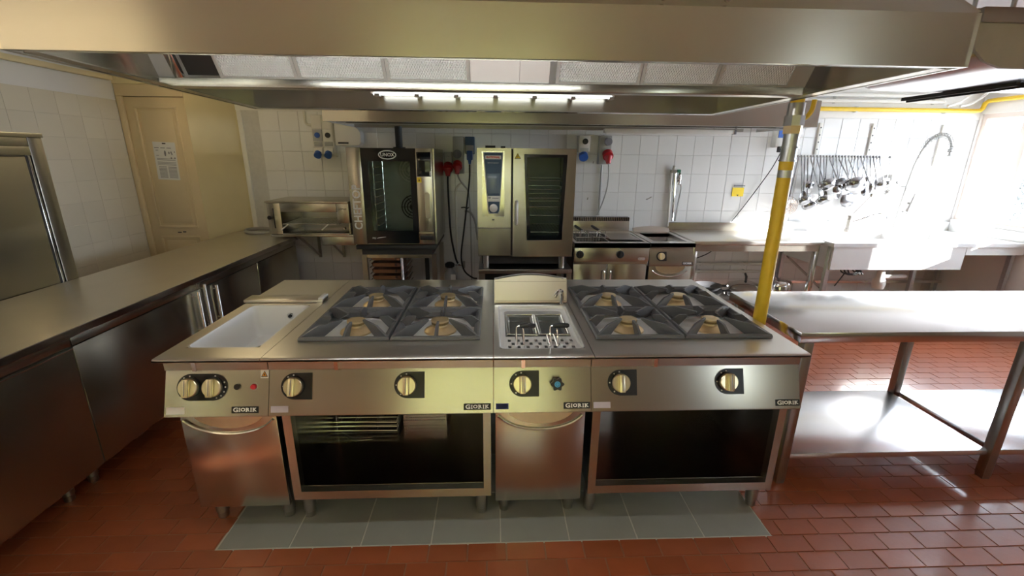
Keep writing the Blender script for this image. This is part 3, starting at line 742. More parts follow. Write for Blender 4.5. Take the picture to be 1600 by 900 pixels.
# filter bank: slanted frames with knitted mesh over a grease channel
fyb, fzb, fyt, fzt = .29, 1.972, .22, 2.085
def fil(x0, x1, mesh=True, m=None):
    yb_, yt_ = (fyb, fyt)
    M = basis((0, fyb, fzb), (1, 0, 0), (0, fyt-fyb, fzt-fzb)); L = math.hypot(fyt-fyb, fzt-fzb)
    if mesh:
        f = MB()
        for q in ((x0, x1, 0, .008), (x0, x1, L-.008, L)): f.box(q[0], q[1], q[2], q[3], -.012, .006, M=M)
        for q in ((x0, x0+.012), (x1-.012, x1)): f.box(q[0], q[1], .008, L-.008, -.012, .006, M=M)
        f = f.build('filter_frame', fframe, t)
        MB().box(x0+.012, x1-.012, .008, L-.008, -.008, 0, M=M).build('filter_mesh', filt, f)
    else: MB().box(x0, x1, 0, L, -.008, 0, M=M).build('blank_panel', m or steel, t)
kx = 1.0
fil(-1.32, -1.232, False, fframe)
M = basis((0, fyb, fzb), (1, 0, 0), (0, fyt-fyb, fzt-fzb))
MB().box(-1.228, -1.196, 0, .13, -.012, .01, .003, M=M).build('filter_rail', steel_pol, t)
MB().box(-1.19, -1.058, .0, .13, -.03, -.02, M=M).build('open_slot', inkblk, t)
for a, b in ((-1.055, -.757), (-.755, -.410), (-.408, -.082), (.262, .603), (.605, .918), (.92, 1.23)): fil(a, b)
fil(-.08, .115, False, steel_white); fil(.117, .235, False, steel_white); fil(1.232, 1.30, False, fframe)
MB().box(-1.29, 1.29, fyb-.01, fyb+.06, fzb-.034, fzb-.002, .003).build('grease_channel', steel, t)
# rear filter bank behind the channel, whitened to brighten the worktop's reflection
quad_plate([(-1.33, .36, 1.975), (1.33, .36, 1.975), (1.33, .62, 2.35), (-1.33, .62, 2.35)], .006, steel_white, 'rear_baffle')
lb = MB().box(-.69, .72, by-.075, by-.045, 2.022, 2.04, .003).build('lamp_batten', white_pl, t)
MB().cyl((-.67, by-.085, 2.02), (.70, by-.085, 2.02), .007, n=8).build('lamp_tube', tube_r, lb)
for k_ in range(7): x = -.65+.225*k_; MB().box(x-.014, x+.014, by-.096, by-.045, 2.008, 2.0215).build('lamp_clip', grey_pl, lb)
fl_ = MB().box(-1.05, .55, fy+.02, fy+.09, 2.045, 2.065, .003).build('added_fill_batten', white_pl, t)  # added lamp, unseen behind the lip, brightens filters and worktop
MB().cyl((-1.03, fy+.06, 2.03), (.53, fy+.06, 2.03), .010, n=8).build('added_fill_tube', tube_w, fl_)
# ------------------------------------------------------------------ yellow gas riser with fittings
t = thing('gas_pipe', 'upright yellow gas pipe with brass and steel fittings at the island right end', 'pipe', (1.42, .5, 0))
px, py = 1.415, .497
MB().cyl((px, py, .012), (px, py, 1.60), .032, n=20).build('pipe', yellow, t)
MB().cyl((px, py, .0005), (px, py, .012), .06, n=20).build('base_flange', yellow, t)
MB().cyl((px, py, 1.60), (px, py, 1.635), .033, n=20).build('ring', galv, t)
MB().cyl((px, py, 1.635), (px, py, 1.675), .033, n=20).build('pipe_band', yellow, t)
b = MB().cyl((px, py, 1.675), (px, py, 1.80), .034, n=20).cyl((px, py, 1.735), (px, py, 1.743), .041, n=20).cyl((px, py, 1.675), (px, py, 1.683), .038, n=20)
b.build('coupling', galv, t)
MB().cyl((px, py, 1.80), (px, py, 1.835), .041, n=6).build('union_nut', brass, t)
MB().cyl((px, py, 1.835), (px, py, 1.88), .044, n=8).cyl((px, py, 1.88), (px, py, 1.935), .036, n=20).build('valve_body', steel_dark, t)
MB().tube(bez([(px+.03, py, 1.865), (px+.055, py, 1.875), (px+.075, py, 1.905), (px+.08, py, 1.95)], 5), .011, 8).build('valve_lever', yellow, t)
MB().cyl((px, py, 1.935), (px, py, 2.41), .03, n=16).build('upper_pipe', yellow, t)

# ------------------------------------------------------------------ left counter and cupboard
t = thing('steel_worktop', 'long steel worktop of the left counter below the tall cupboard', 'worktop', (-2.3, .5, .86))
MB().prism([(-2.68, -2.2), (-1.947, -2.2), (-1.947, 2.93), (-2.17, 2.94), (-2.17, 3.335), (-2.615, 3.335), (-2.69, 2.93)], .862, .9, 'Z').build('slab', mat('worn_steel_counter', (.72, .69, .62), .34, 1, .08, 4, aniso=.4, tangent=(1, 0, 0), bump=.03, bscale=4), t)
MB().prism([(-1.947, .862), (-1.944, .866), (-1.944, .897), (-1.947, .9)], -2.2, 2.93, 'Y').build('front_lip', steel_pol, t)
def counter_cab(y0, y1, label, doors, hand):
    t = thing('base_cabinet', label, 'cabinet', (-2.3, (y0+y1)/2, 0)); g = .002
    MB().box(-2.66, -2.012, y0+g, y1-g, .155, .8605).build('body', steel_dark, t)
    MB().box(-2.012, -1.985, y0+g, y1-g, .805, .8605, .003).build('top_rail', steel_s, t)
    ds = []
    for a, b in doors:
        ds.append(MB().box(-2.010, -1.985, a+g, b-g, .157, .80, .003).build('door', steel_s, t))
    for yy_, d, z0, z1 in hand:
        MB().cyl((-1.962, yy_, z0), (-1.962, yy_, z1), .0125, n=12).cyl((-1.985, yy_, z0+.03), (-1.962, yy_, z0+.03), .006, n=8).cyl((-1.985, yy_, z1-.03), (-1.962, yy_, z1-.03), .006, n=8).build('handle', steel_pol, ds[d])
    for yy_ in (y0+.06, y1-.08):
        for x in (-2.13, -2.6): leg(t, x, yy_, .16, .026)
    return t
c1 = counter_cab(-2.2, .363, 'near cabinet of the left counter with a wide plain door and bright top edge', [(-2.2, -.9), (-.9, .363)], [])
MB().box(-1.985, -1.978, -.9, .362, .7905, .7985, .002).build('door_top_edge', steel_pol, c1)
counter_cab(.365, 1.305, 'middle cabinet of the left counter, one vertical handle at its far edge', [(.365, 1.305)], [(1.27, 0, .50, .80)])
counter_cab(1.307, 2.88, 'far cabinet of the left counter with two vertical bar handles', [(1.307, 2.1), (2.1, 2.88)], [(1.345, 0, .52, .83), (1.475, 0, .52, .79)])
t = thing('tall_cupboard', 'tall bronze steel cupboard rising behind the left worktop', 'cupboard', (-2.95, .3, 0))
b = MB().box(-3.3, -2.71, -.9, 1.245, .0005, 1.775, .002); b.build('body', steel_dark, t)
MB().box(-2.71, -2.692, 1.175, 1.262, .0005, 1.765, .002).build('side_frame', steel_s, t)
MB().box(-2.72, -2.685, -.9, 1.27, 1.765, 1.79, .003).build('top_cap', steel_s, t)
MB().box(-2.71, -2.69, -.9, 1.17, 1.715, 1.7645, .002).build('header', steel_s, t)
MB().box(-2.71, -2.686, -.9, 1.17, 1.665, 1.713, .002).build('header_band', steel_s, t)
MB().box(-2.706, -2.698, 1.14, 1.172, .0005, 1.664).build('door_gasket', rubber, t)
MB().box(-2.709, -2.691, 1.150, 1.163, .0005, 1.664, .002).build('door_edge_strip', steel_pol, t)
MB().box(-2.709, -2.694, -.85, 1.137, .02, 1.66, .003).build('door', steel_s, t)
t = tag(MB().box(XL+.0075, XL+.05, -.6, 2.76, 2.29, 2.33, .005).build('cable_duct', creamp), 'cream cable duct along the top of the left wall', 'cable duct')
# notice on the door
t = thing('paper_notice', 'white printed notice with little pictures taped to the cream door', 'notice', (-3.04, 2.806, 1.61))
M = basis((-3.04, 2.8065, 1.61), (1, 0, -.035), (.035, 0, 1))
MB().box(-.10, .10, -.17, .17, -.0005, .0005, M=M).build('sheet', paper, t)
b = MB()
for i in range(3): b.box(-.09+.055*i, -.05+.055*i, .115, .121, .0006, .0009, M=M)
for zz_ in (.02, .008, -.012, -.024, -.036): b.box(-.08, .085, zz_, zz_+.004, .0006, .0009, M=M)
for q in range(9): zz_ = -.055-.012*q; b.box(-.075, -.005, zz_, zz_+.005, .0006, .0009, M=M); b.box(.008, .085, zz_, zz_+.005, .0006, .0009, M=M)
o = b.build('printed_lines', ink, t); o['kind'] = 'stuff'
b = MB()
for (x, z, w, h) in ((.0, .07, .018, .055), (.035, .075, .012, .025), (.055, .08, .012, .02), (.06, .065, .012, .018), (.085, .085, .008, .016), (.05, .03, .014, .014), (.082, .03, .014, .014), (-.07, .095, .03, .006), (-.07, .05, .03, .006)):
    b.prism([(x+w*.5*math.cos(2*PI*i/8), z+h*.5*math.sin(2*PI*i/8)) for i in range(8)], .0006, .0009, 'Z', M)
o = b.build('printed_pictures', ink, t); o['kind'] = 'stuff'
MB().box(-.015, .017, .152, .162, .0006, .001, M=M).build('heading', inkblk, t)

# ------------------------------------------------------------------ salamander grill on wall shelf
t = thing('wall_shelf', 'steel wall shelf on slanted brackets carrying the salamander grill', 'shelf', (-1.75, 3.0, .92))
MB().box(-2.13, -1.34, 2.70, 3.335, .918, .938, .003).build('board', steel, t)
MB().box(-1.66, -1.34, 2.72, 2.735, .832, .917, .002).build('apron', steel, t)
for x in (-1.92, -1.66):
    MB().tube([(x, 2.80, .912), (x, 3.325, .60)], .012, 6).box(x-.012, x+.012, 3.31, 3.335, .58, .917).box(x-.012, x+.012, 2.78, 3.31, .905, .917).build('bracket', steel_dark, t)
t = thing('salamander_grill', 'steel salamander grill with open front left of the tall oven', 'grill', (-1.75, 3.0, .938))
a, b_, y0, y1, z0, z1 = -2.14, -1.372, 2.71, 3.22, .9395, 1.255
MB().box(a-.01, b_, y0-.008, y1, z1-.018, z1, .004).build('top_cover', steel, t)
MB().box(a, a+.125, y0, y1, z0, z1-.0185, .003).build('control_column', steel, t)
MB().box(b_-.115, b_, y0, y1, z0+.11, z1-.0185, .003).build('right_column', steel, t)
MB().box(b_-.012, b_, y0+.005, y1, z0, z0+.1095).build('right_side', steel, t)
MB().box(a+.1255, b_-.1155, y1-.02, y1, z0, z1-.0185).build('back_plate', steel_dark, t)
MB().box(a+.1255, b_-.1155, y0-.004, y0+.02, z1-.10, z1-.019, .003).build('hood_front', steel, t)
MB().box(a+.1255, b_-.1155, y0+.0205, y1-.021, z1-.10, z1-.06).build('heating_plate', steel_dark, t)
MB().box(a+.1255, b_-.0125, y0-.01, y1-.021, z0, z0+.012, .002).build('drip_tray', steel_pol, t)
g = MB()
for i in range(16): x = a+.15+.034*i; g.cyl((x, y0+.01, z0+.10), (x, y1-.03, z0+.10), .004, n=6)
g.tube([(a+.135, y0+.005, z0+.10), (b_-.13, y0+.005, z0+.10), (b_-.13, y1-.03, z0+.10), (a+.135, y1-.03, z0+.10)], .005, 6, True)
g.build('grid', wirem, t)
for x in (a+.15, b_-.24): MB().tube([(x+.03, y0, z0+.095), (x-.012, y0-.06, z0+.052)], .006, 8).build('grid_handle', white_pl, t)
MB().box(a+.055, a+.064, y0-.001, y0+.002, z0+.06, z0+.25).build('slide_slot', inkblk, t)
MB().cyl((a+.028, y0, z0+.163), (a+.028, y0-.03, z0+.163), .019, n=18).build('height_knob', black, t)
MB().lathe([(0, 0), (.012, 0), (.012, .012), (.007, .02), (.007, .035), (0, .036)], M=basis((b_-.05, y0+.004, z0+.06), (1, 0, 0), (0, 0, 1)), n=14).build('tap_knob', chrome, t)
text('LOTUS', .024, front(b_-.06, y0-.001, z1-.072), inkblk, t, 'lettering', .0004)
ho = MB().tube(bez([(-2.16, 3.0, .98), (-2.2, 3.05, .955), (-2.32, 3.15, .925), (-2.50, 3.22, .918), (-2.57, 3.12, .918), (-2.5, 2.98, .918), (-2.36, 2.93, .918), (-2.25, 2.97, .925), (-2.17, 3.06, .95), (-2.158, 3.1, .99)], 8), .0165, 10).build('hose_loop', mat('grey_hose', (.34, .33, .31), .45))
tag(ho, 'grey hose looped on the far end of the left worktop', 'hose')

# ------------------------------------------------------------------ black-glass combi oven on its stand
t = thing('combi_oven', 'combi oven with wide black glass door and lettered left column', 'oven', (-.88, 2.8, .897))
Y = 2.40
MB().box(-1.25, -1.235, Y+.03, 3.14, .90, 1.742).box(-.52, -.505, Y+.03, 3.14, .90, 1.742).box(-1.235, -.52, Y+.03, 3.14, 1.725, 1.742).box(-1.235, -.52, Y+.03, 3.14, .90, .915).box(-1.235, -.52, 3.12, 3.14, .915, 1.725).build('casing', steel_s, t)
MB().box(-1.255, -1.131, Y, Y+.03, .902, 1.746, .004).build('left_column', steel, t)
for i, ch in enumerate('CHEFTOP'):
    pass
text('CHEFTOP', .098, basis((-1.193, Y-.0006, 1.235), (0, 0, 1), (-1, 0, 0)), mat('pale_lettering', (.72, .71, .69), .5), t, 'lettering', .0006, bold=.002, sx=.93)
ox0, ox1, oz0, oz1 = -1.129, -.668, .914, 1.742
wx0, wx1, wz0, wz1 = -1.072, -.711, 1.028, 1.632
d = MB().ring([(ox0, oz0), (ox1, oz0), (ox1, oz1), (ox0, oz1)], [(wx0, wz0), (wx1, wz0), (wx1, wz1), (wx0, wz1)], Y-.012, Y+.025).build('door', blackgl, t)
MB().box(wx0, wx1, Y-.006, Y-.002, wz0, wz1).build('door_glass', oglass, d)
b = MB().tube([(-.90+.073*math.cos(2*PI*i/40), Y-.0135, 1.686+.034*math.sin(2*PI*i/40)) for i in range(40)], .0045, 6, True).build('logo_oval', whprint, d)
text('UNOX', .040, front(-.90, Y-.0128, 1.686), whprint, d, 'logo_lettering', .0005, bold=.0008, sx=.98)
M = front(-1.02, Y-.0128, .965)
text('my', .026, front(-1.065, Y-.0128, .966), whprint, d, 'small_print', .0003)
b = MB(); b.prism([(-.025, -.006), (.06, .008), (.062, .011), (-.005, .004)], 0, .0005, 'Z', M); b.build('print_swoosh', whprint, d)
MB().box(-.666, -.523, Y, Y+.028, .905, 1.744, .004).build('right_column', steel, t)
sc_ = MB().box(-.655, -.533, Y-.004, Y, 1.507, 1.712, .002).build('control_screen', blackgl, t)
MB().box(-.546, -.536, Y-.0046, Y-.004, 1.515, 1.55).build('screen_light', whprint, sc_)
ys = MB().box(-.659, -.620, Y-.0008, Y, 1.455, 1.499).build('yellow_sticker', yel_st, t)
MB().prism([(-.645, 1.468), (-.633, 1.468), (-.639, 1.488)], Y-.0013, Y-.0008, 'Y').build('sticker_mark', inkblk, ys)
MB().prism(rrect(-.592, -.55, 1.145, 1.37, .018), Y-.035, Y-.02, 'Y').box(-.582, -.560, Y-.02, Y, 1.16, 1.19).box(-.582, -.560, Y-.02, Y, 1.325, 1.355).build('handle', steel_dark, t)
MB().box(-.655, -.533, Y-.003, Y, .945, .985, .001).build('lower_slot', inkblk, t)
MB().prism([(Y-.001, 1.02), (Y-.012, 1.012), (Y-.012, 1.006), (Y-.001, 1.0)], -.66, -.53, 'X').build('trim_ledge', gold, t)
# inside: rack rails and two fan guards
cav = MB().box(-1.09, -.69, 2.98, 3.0, .96, 1.70).box(-1.11, -1.09, 2.43, 3.0, .96, 1.70).box(-.69, -.67, 2.43, 3.0, .96, 1.70).box(-1.09, -.69, 2.43, 2.98, .94, .96).box(-1.09, -.69, 2.43, 2.98, 1.70, 1.715).build('cavity', oven_in, t)
rk = MB()
for x in (-1.06,):
    for yy_ in (2.50, 2.86): rk.cyl((x, yy_, .965), (x, yy_, 1.69), .006, n=8)
    for k_ in range(10): rk.box(x-.005, x+.035, 2.47, 2.9, 1.0+.064*k_, 1.006+.064*k_)
rk.build('rack_rails', steel_pol, cav)
for cz in (1.545, 1.18):
    g = MB()
    for r in (.115, .088, .06, .032): g.tube([(-.80+r*math.cos(2*PI*i/28), 2.965, cz+r*math.sin(2*PI*i/28)) for i in range(28)], .006, 5, True)
    for a_ in range(6): g.cyl((-.80, 2.968, cz), (-.80+.125*math.cos(a_*PI/3), 2.968, cz+.125*math.sin(a_*PI/3)), .003, n=5)
    g.cyl((-.80, 2.975, cz), (-.80, 2.945, cz), .028, n=14)
    g.build('fan_guard', white_pl if cz > 1.4 else black, cav)
MB().cyl((-.80, 2.94, 1.2), (-.805, 2.94, 1.53), .011, n=10).build('steam_pipe', chrome, cav)
fp = MB().cyl((-.835, 2.60, 1.743), (-.835, 2.60, 1.93), .032, n=16).cyl((-.835, 2.60, 1.743), (-.835, 2.60, 1.755), .055, n=16).build('flue_pipe', rubber, t)
t = thing('oven_stand', 'steel stand with tray runners below the black glass oven', 'stand', (-.88, 2.8, 0))
MB().box(-1.24, -.515, 2.405, 3.12, .855, .894, .004).box(-1.20, -.55, 2.44, 3.10, .80, .855).build('black_top', rubber, t)
for x in (-1.21, -.565):
    for yy_ in (2.45, 3.06): MB().box(x, x+.045, yy_, yy_+.04, .0005, .80).build('leg', steel_dark, t)
MB().box(-1.165, -.565, 2.452, 2.475, .765, .80).build('front_rail', steel, t)
MB().box(-1.165, -.565, 2.46, 3.09, .15, .17).build('lower_shelf', steel_dark, t)
MB().cyl((-.845, 2.46, .17), (-.845, 2.46, .765), .012, n=10).build('runner_post', steel_pol, t)
MB().box(-.70, -.66, 2.9, 2.93, .17, .79).build('back_post', rubber, t)
r_ = MB()
for k_ in range(8):
    for x in (-1.155, -.862): r_.box(x, x+.012, 2.48, 3.05, .292+.062*k_, .296+.062*k_)
r_.build('runners', steel_dark, t)
def tray(loc, label):
    t = thing('baking_tray', label, 'tray', loc, 'brown trays in the oven stand'); x, y, z = loc
    MB().prism([(x-.135, z+.03), (x-.14, z+.034), (x-.125, z+.001), (x+.125, z+.001), (x+.14, z+.034), (x+.135, z+.03), (x+.122, z+.005), (x-.122, z+.005)], y-.27, y+.27, 'Y').box(x-.125, x+.125, y-.272, y-.266, z+.001, z+.034).build('pan', copper, t)
    MB().box(x+.08, x+.10, y-.276, y-.272, z+.008, z+.034).build('front_clip', steel_pol, t)
for k_ in range(8): tray((-1.002, 2.775, .2965+.062*k_), 'brown enamel baking tray in the oven stand, '+['bottom', 'second lowest', 'third lowest', 'fourth lowest', 'fourth from the top', 'third from the top', 'second from the top', 'topmost'][k_]+' of eight')
# ------------------------------------------------------------------ steel combi oven with blue panel
t = thing('combi_oven', 'steel combi oven with blue control panel and tapered glass door', 'oven', (.305, 2.8, .785))
MB().box(-.125, -.11, Y+.03, 3.14, .79, 1.75).box(.72, .735, Y+.03, 3.14, .79, 1.75).box(-.11, .72, Y+.03, 3.14, 1.735, 1.75).box(-.11, .72, Y+.03, 3.14, .79, .81).box(-.11, .72, 3.12, 3.14, .81, 1.735).box(.165, .18, Y+.03, 3.12, .81, 1.735).build('casing', steel_s, t)
MB().prism([(Y, 1.752), (Y, 1.06), (Y-.008, 1.05), (Y+.004, .80), (Y+.03, .79), (Y+.03, 1.752)], -.131, .168, 'X').build('control_column', steel, t)
def trap(x0, x1, z1, xb0, xb1, z0, r=.012):
    return [(x0, z1), (xb0+.004, z0+.02), (xb0+.016, z0), (xb1-.016, z0), (xb1-.004, z0+.02), (x1, z1)]
MB().prism([(-.088, 1.725), (-.088, 1.16), (.108, 1.16), (.108, 1.725)][::-1], Y-.003, Y, 'Y').build('panel_surround', steel_pol, t)
MB().prism(trap(-.078, .100, 1.718, -.042, .073, 1.185), Y-.008, Y-.003, 'Y').build('panel_rim', white_pl, t)
pn = MB().prism(trap(-.068, .091, 1.712, -.034, .066, 1.192), Y-.012, Y-.008, 'Y').build('control_panel', bluepan, t)
pl = MB().box(-.058, .079, Y-.0135, Y-.012, 1.658, 1.690).build('name_plate', whprint, pn)
text('RATIONAL', .024, front(.0105, Y-.0138, 1.674), redprint, pl, 'plate_lettering', .0003, bold=.0009, sx=1.0)
text('SelfCookingCenter', .013, front(.0105, Y-.0124, 1.628), whprint, pn, 'panel_lettering', .0003)
MB().box(-.047, .070, Y-.0135, Y-.012, 1.365, 1.54, .002).build('screen', bluescr, pn)
lb = MB().box(-.044, .070, Y-.0135, Y-.012, 1.295, 1.345, .003).build('white_label', whprint, pn)
text('RF', .02, front(-.022, Y-.0138, 1.326), bluepan, lb, 'label_lettering', .0003, bold=.0005)
MB().box(.0, .06, Y-.0139, Y-.0135, 1.322, 1.328).build('label_line', ink, lb)
MB().lathe([(0, 0), (.036, 0), (.037, .004), (.027, .006), (.026, .026), (.02, .030), (0, .031)], M=front(.013, Y-.012, 1.237), n=28).build('dial', steel_white, pn)
MB().box(0, .02, Y-.001, Y+.001, 1.125, 1.137).build('usb_slot', ink, t)
MB().box(.1685, .186, Y+.006, Y+.03, .80, 1.745).build('door_seam', inkblk, t)
dz0, dz1 = .792, 1.752
outer = [(.187, dz0), (.741, dz0), (.741, dz1), (.187, dz1)]
inner = [(.318, .945), (.640, .945), (.664, 1.702), (.276, 1.702)]
d = MB().ring(outer, inner, Y-.004, Y+.028).build('door', steel, t)
in2 = [(.352, .985), (.610, .985), (.632, 1.675), (.304, 1.675)]
MB().ring(inner, in2, Y-.006, Y+.02).build('window_frame', blackgl, d)
MB().prism(in2, Y+.0, Y+.004, 'Y').build('door_glass', oglass, d)
MB().tube([(p[0], Y-.006, p[1]) for p in inner], .004, 6, True).build('window_trim', steel_pol, d)
MB().prism(rrect(.203, .236, 1.085, 1.305, .0155), Y-.004, Y-.001, 'Y').build('handle_recess', inkblk, d)
MB().tube(bez([(.220, Y-.004, 1.295), (.220, Y-.035, 1.275), (.220, Y-.042, 1.19), (.220, Y-.03, 1.11), (.220, Y-.004, 1.095)], 6), .013, 12).build('handle', steel_white, d)
tr = MB().prism([(.198, 1.665), (.252, 1.665), (.225, 1.712)], Y-.0055, Y-.004, 'Y').build('warning_border', inkblk, d)
MB().prism([(.205, 1.669), (.245, 1.669), (.225, 1.705)], Y-.0062, Y-.0055, 'Y').build('warning_triangle', yel_st, d)
MB().prism([(.222, 1.674), (.226, 1.674), (.231, 1.688), (.226, 1.688), (.229, 1.698), (.224, 1.698), (.220, 1.684), (.225, 1.684)], Y-.0067, Y-.0062, 'Y').build('warning_mark', inkblk, d)
cav = MB().box(.22, .70, 3.08, 3.1, .84, 1.72).box(.20, .22, 2.43, 3.1, .84, 1.72).box(.70, .715, 2.43, 3.1, .84, 1.72).box(.22, .70, 2.43, 3.08, .82, .84).box(.22, .70, 2.43, 3.08, 1.72, 1.73).build('cavity', oven_in, t)
for k_ in range(9):
    z = .93+.078*k_; g = MB()
    g.tube([(.235, 2.47, z), (.685, 2.47, z), (.685, 3.02, z), (.235, 3.02, z)], .0045, 6, True)
    for i in range(14): x = .262+.031*i; g.cyl((x, 2.47, z), (x, 3.02, z), .0032, n=5)
    if k_ in (1, 3, 4, 5, 6, 7): g.build('wire_shelf', wirem, cav)
    else: g.bm.free()
rr = MB()
for x in (.232, .688):
    for yy_ in (2.52, 2.97): rr.cyl((x, yy_, .845), (x, yy_, 1.71), .006, n=8)
rr.build('rack_posts', steel_pol, cav)
MB().box(-.06, .03, 2.55, 2.60, 1.7505, 1.775).box(.08, .12, 2.55, 2.62, 1.7505, 1.77).build('vent_caps', rubber, t)
for x in (-.06, .66):
    for yy_ in (2.5, 3.0): MB().cyl((x, yy_, .662), (x, yy_, .79), .03, n=14).build('foot', steel_dark, t)
MB().box(-.10, .71, 2.50, 3.05, .70, .785).build('black_base', rubber, t)
t = thing('oven_stand', 'dark open steel stand below the blue panel oven', 'stand', (.31, 2.8, 0))
MB().box(-.13, .755, 2.42, 3.12, .62, .661, .003).build('top', steel_dark, t)
for x in (-.125, .705):
    for yy_ in (2.425, 3.06): MB().box(x, x+.045, yy_, yy_+.05, .0005, .62).build('leg', steel_dark, t)
MB().box(-.08, .705, 2.5, 3.1, .2, .22).build('lower_shelf', steel_dark, t)
MB().box(-.08, .705, 3.08, 3.1, .22, .619).build('back_panel', inkblk, t)
# ------------------------------------------------------------------ double fryer and tilting-pan unit
t = thing('double_fryer', 'double fryer with vented back rail and two cupboard doors', 'fryer', (1.15, 2.9, 0))
a, b_ = .784, 1.508
MB().frame(a, b_, 2.5, 3.2, .855, .9, a+.03, b_-.03, 2.575, 3.05).build('worktop', steel_top, t)
MB().box(a+.02, b_-.02, 2.56, 3.06, .62, .635).box(a+.02, a+.03, 2.56, 3.06, .635, .856).box(b_-.03, b_-.02, 2.56, 3.06, .635, .856).box(a+.03, b_-.03, 3.05, 3.06, .635, .856).box(1.14, 1.155, 2.575, 3.05, .635, .888).build('tanks', steel_dark, t)
MB().box(a, b_, 2.505, 2.56, .718, .851, .004).build('control_panel', steel, t)
MB().box(a, b_, 2.53, 2.56, .69, .717).build('red_reflecting_strip', steel, t)
MB().box(a+.02, b_-.02, 2.562, 3.19, .15, .619).build('cabinet_body', steel_dark, t)
for q in ((a, 1.116, 1.085), (1.120, b_, 1.147)):
    d = MB().box(q[0]+.002, q[1]-.002, 2.538, 2.56, .15, .686, .003).build('door', steel, t)
    MB().tube(bez([(q[2], 2.538, .625), (q[2], 2.512, .62), (q[2], 2.508, .56), (q[2], 2.508, .47), (q[2], 2.512, .41), (q[2], 2.538, .405)], 4), .008, 8).build('handle', steel_pol, d)
for x in (.838, 1.226):
    k = MB().lathe([(0, 0), (.037, 0), (.037, .014), (.032, .018), (0, .018)], M=front(x, 2.505, .79), n=24).box(-.008, .008, -.03, .03, .018, .03, .003, M=front(x, 2.505, .79)).build('knob', black, t)
    MB().cyl((x, 2.505, .836), (x, 2.503, .836), .005, n=10).build('pilot_light', whprint, t)
MB().prism(rrect(1.405, 1.475, .733, .757, .011), 2.503, 2.505, 'Y').build('badge', steel_white, t)
MB().tube(bez([(1.412, 2.5028, .742), (1.425, 2.5028, .747), (1.44, 2.5028, .742), (1.452, 2.5028, .749), (1.466, 2.5028, .743)], 4), .002, 4).build('badge_script', ink, t)
MB().box(a, b_, 3.2, 3.29, .855, 1.015, .003).build('splash_rail', steel, t)
v = MB().box(a, b_, 3.215, 3.29, 1.0155, 1.05).build('vent_core', inkblk, t)
for i in range(36):
    x = a+.008+(b_-a-.02)*i/35; MB().box(x, x+.007, 3.198, 3.214, 1.017, 1.052).build('vent_fin', steel_pol, v)
lidf = MB().prism([(1.17, 2.66), (1.46, 2.66), (1.46, 3.04), (1.17, 3.04)], .901, .905, 'Z').build('right_lid', steel_dark, t)
for xx in (.06, 1.0): pass
def fbasket(x0, label, gdir):
    t = thing('fryer_basket', label, 'basket', (x0+.07, 2.8, .75), 'baskets in the double fryer')
    b = MB(); x1, y0, y1, z0, z1 = x0+.145, 2.62, 2.98, .74, .935
    b.tube([(x0, y0, z1), (x1, y0, z1), (x1, y1, z1), (x0, y1, z1)], .0045, 6, True).build('rim', wirem, t)
    b = MB()
    for i in range(6): x = x0+(x1-x0)*i/5; b.tube([(x, y0, z1), (x, y0, z0), (x, y1, z0), (x, y1, z1)], .0018, 4)
    for k_ in range(8): z = z0+.025*k_; b.tube([(x0, y0, z), (x1, y0, z), (x1, y1, z), (x0, y1, z)], .0016, 4, True)
    b.build('mesh', wirem, t)
    b = MB().tube([(x0+.03, y0, z1), (x0+.035, 2.60, 1.0), (x0+.06, 2.61, 1.008)], .0045, 6).tube([(x1-.03, y0, z1), (x1-.035, 2.60, 1.0), (x0+.06, 2.61, 1.008)], .0045, 6).build('handle', wirem, t)
    MB().tube([(x0+.045, 2.605, 1.006), (x0+.02, 2.65, 1.018), (x0-.0, 2.72, 1.03)], [.011, .014, .012], 8).build('grip', black, t)
fbasket(.82, 'left wire basket with black grip standing in the double fryer', 0); fbasket(.985, 'right wire basket with black grip standing in the double fryer', 0)
t = thing('bratt_pan_unit', 'narrow pan unit with pale dial between double fryer and long table', 'cooker', (1.735, 2.9, 0))
a, b_ = 1.522, 1.955
MB().frame(a, b_, 2.5, 3.23, .86, .9, a+.06, b_-.05, 2.585, 3.07).build('worktop', steel_top, t)
MB().box(a+.05, b_-.04, 2.575, 3.08, .80, .815).box(a+.05, a+.0595, 2.575, 3.08, .815, .8595).box(b_-.0495, b_-.04, 2.575, 3.08, .815, .8595).build('pan', steel_white, t)
MB().box(a+.01, b_-.01, 2.55, 3.2, .15, .66).build('cabinet_body', steel_dark, t)
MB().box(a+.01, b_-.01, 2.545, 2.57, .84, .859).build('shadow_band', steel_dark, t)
MB().prism([(2.545, .838), (2.50, .683), (2.502, .676), (2.56, .676), (2.56, .838)], a, b_, 'X').build('control_panel', steel, t)
d = MB().box(a+.006, b_-.006, 2.53, 2.549, .15, .668, .003).build('door', steel, t)
cx = (a+b_)/2
MB().prism([(cx+.145*math.cos(PI+PI*i/16), .664+.075*math.sin(PI+PI*i/16)) for i in range(17)], 2.527, 2.53, 'Y').build('handle_recess', gold, d)
MB().tube([(cx-.19*math.cos(PI*i/24), 2.525, .662-.10*math.sin(PI*i/24)) for i in range(3, 22)], .0055, 6).build('handle_rim', steel_pol, d)
M = basis((1.635, 2.5235, .765), (1, 0, 0), (0, .045, .155))
pts = [(.055, -.045), (.055, .045)]+[(.045*math.cos(q), .045*math.sin(q)) for q in [PI/2+PI*i/12 for i in range(13)]]
MB().prism(pts, 0, .002, 'Z', M).build('dial_plate', black, t)
MB().lathe([(0, .002), (.034, .002), (.034, .02), (0, .021)], M=M, n=24).box(-.01, .01, -.032, .032, .02, .034, .003, M=M).build('knob', gold, t)
M = basis((1.895, 2.506, .70), (1, 0, 0), (0, .045, .155))
pl = MB().box(-.052, .052, -.013, .013, 0, .002, M=M).build('name_plate', inkblk, t)
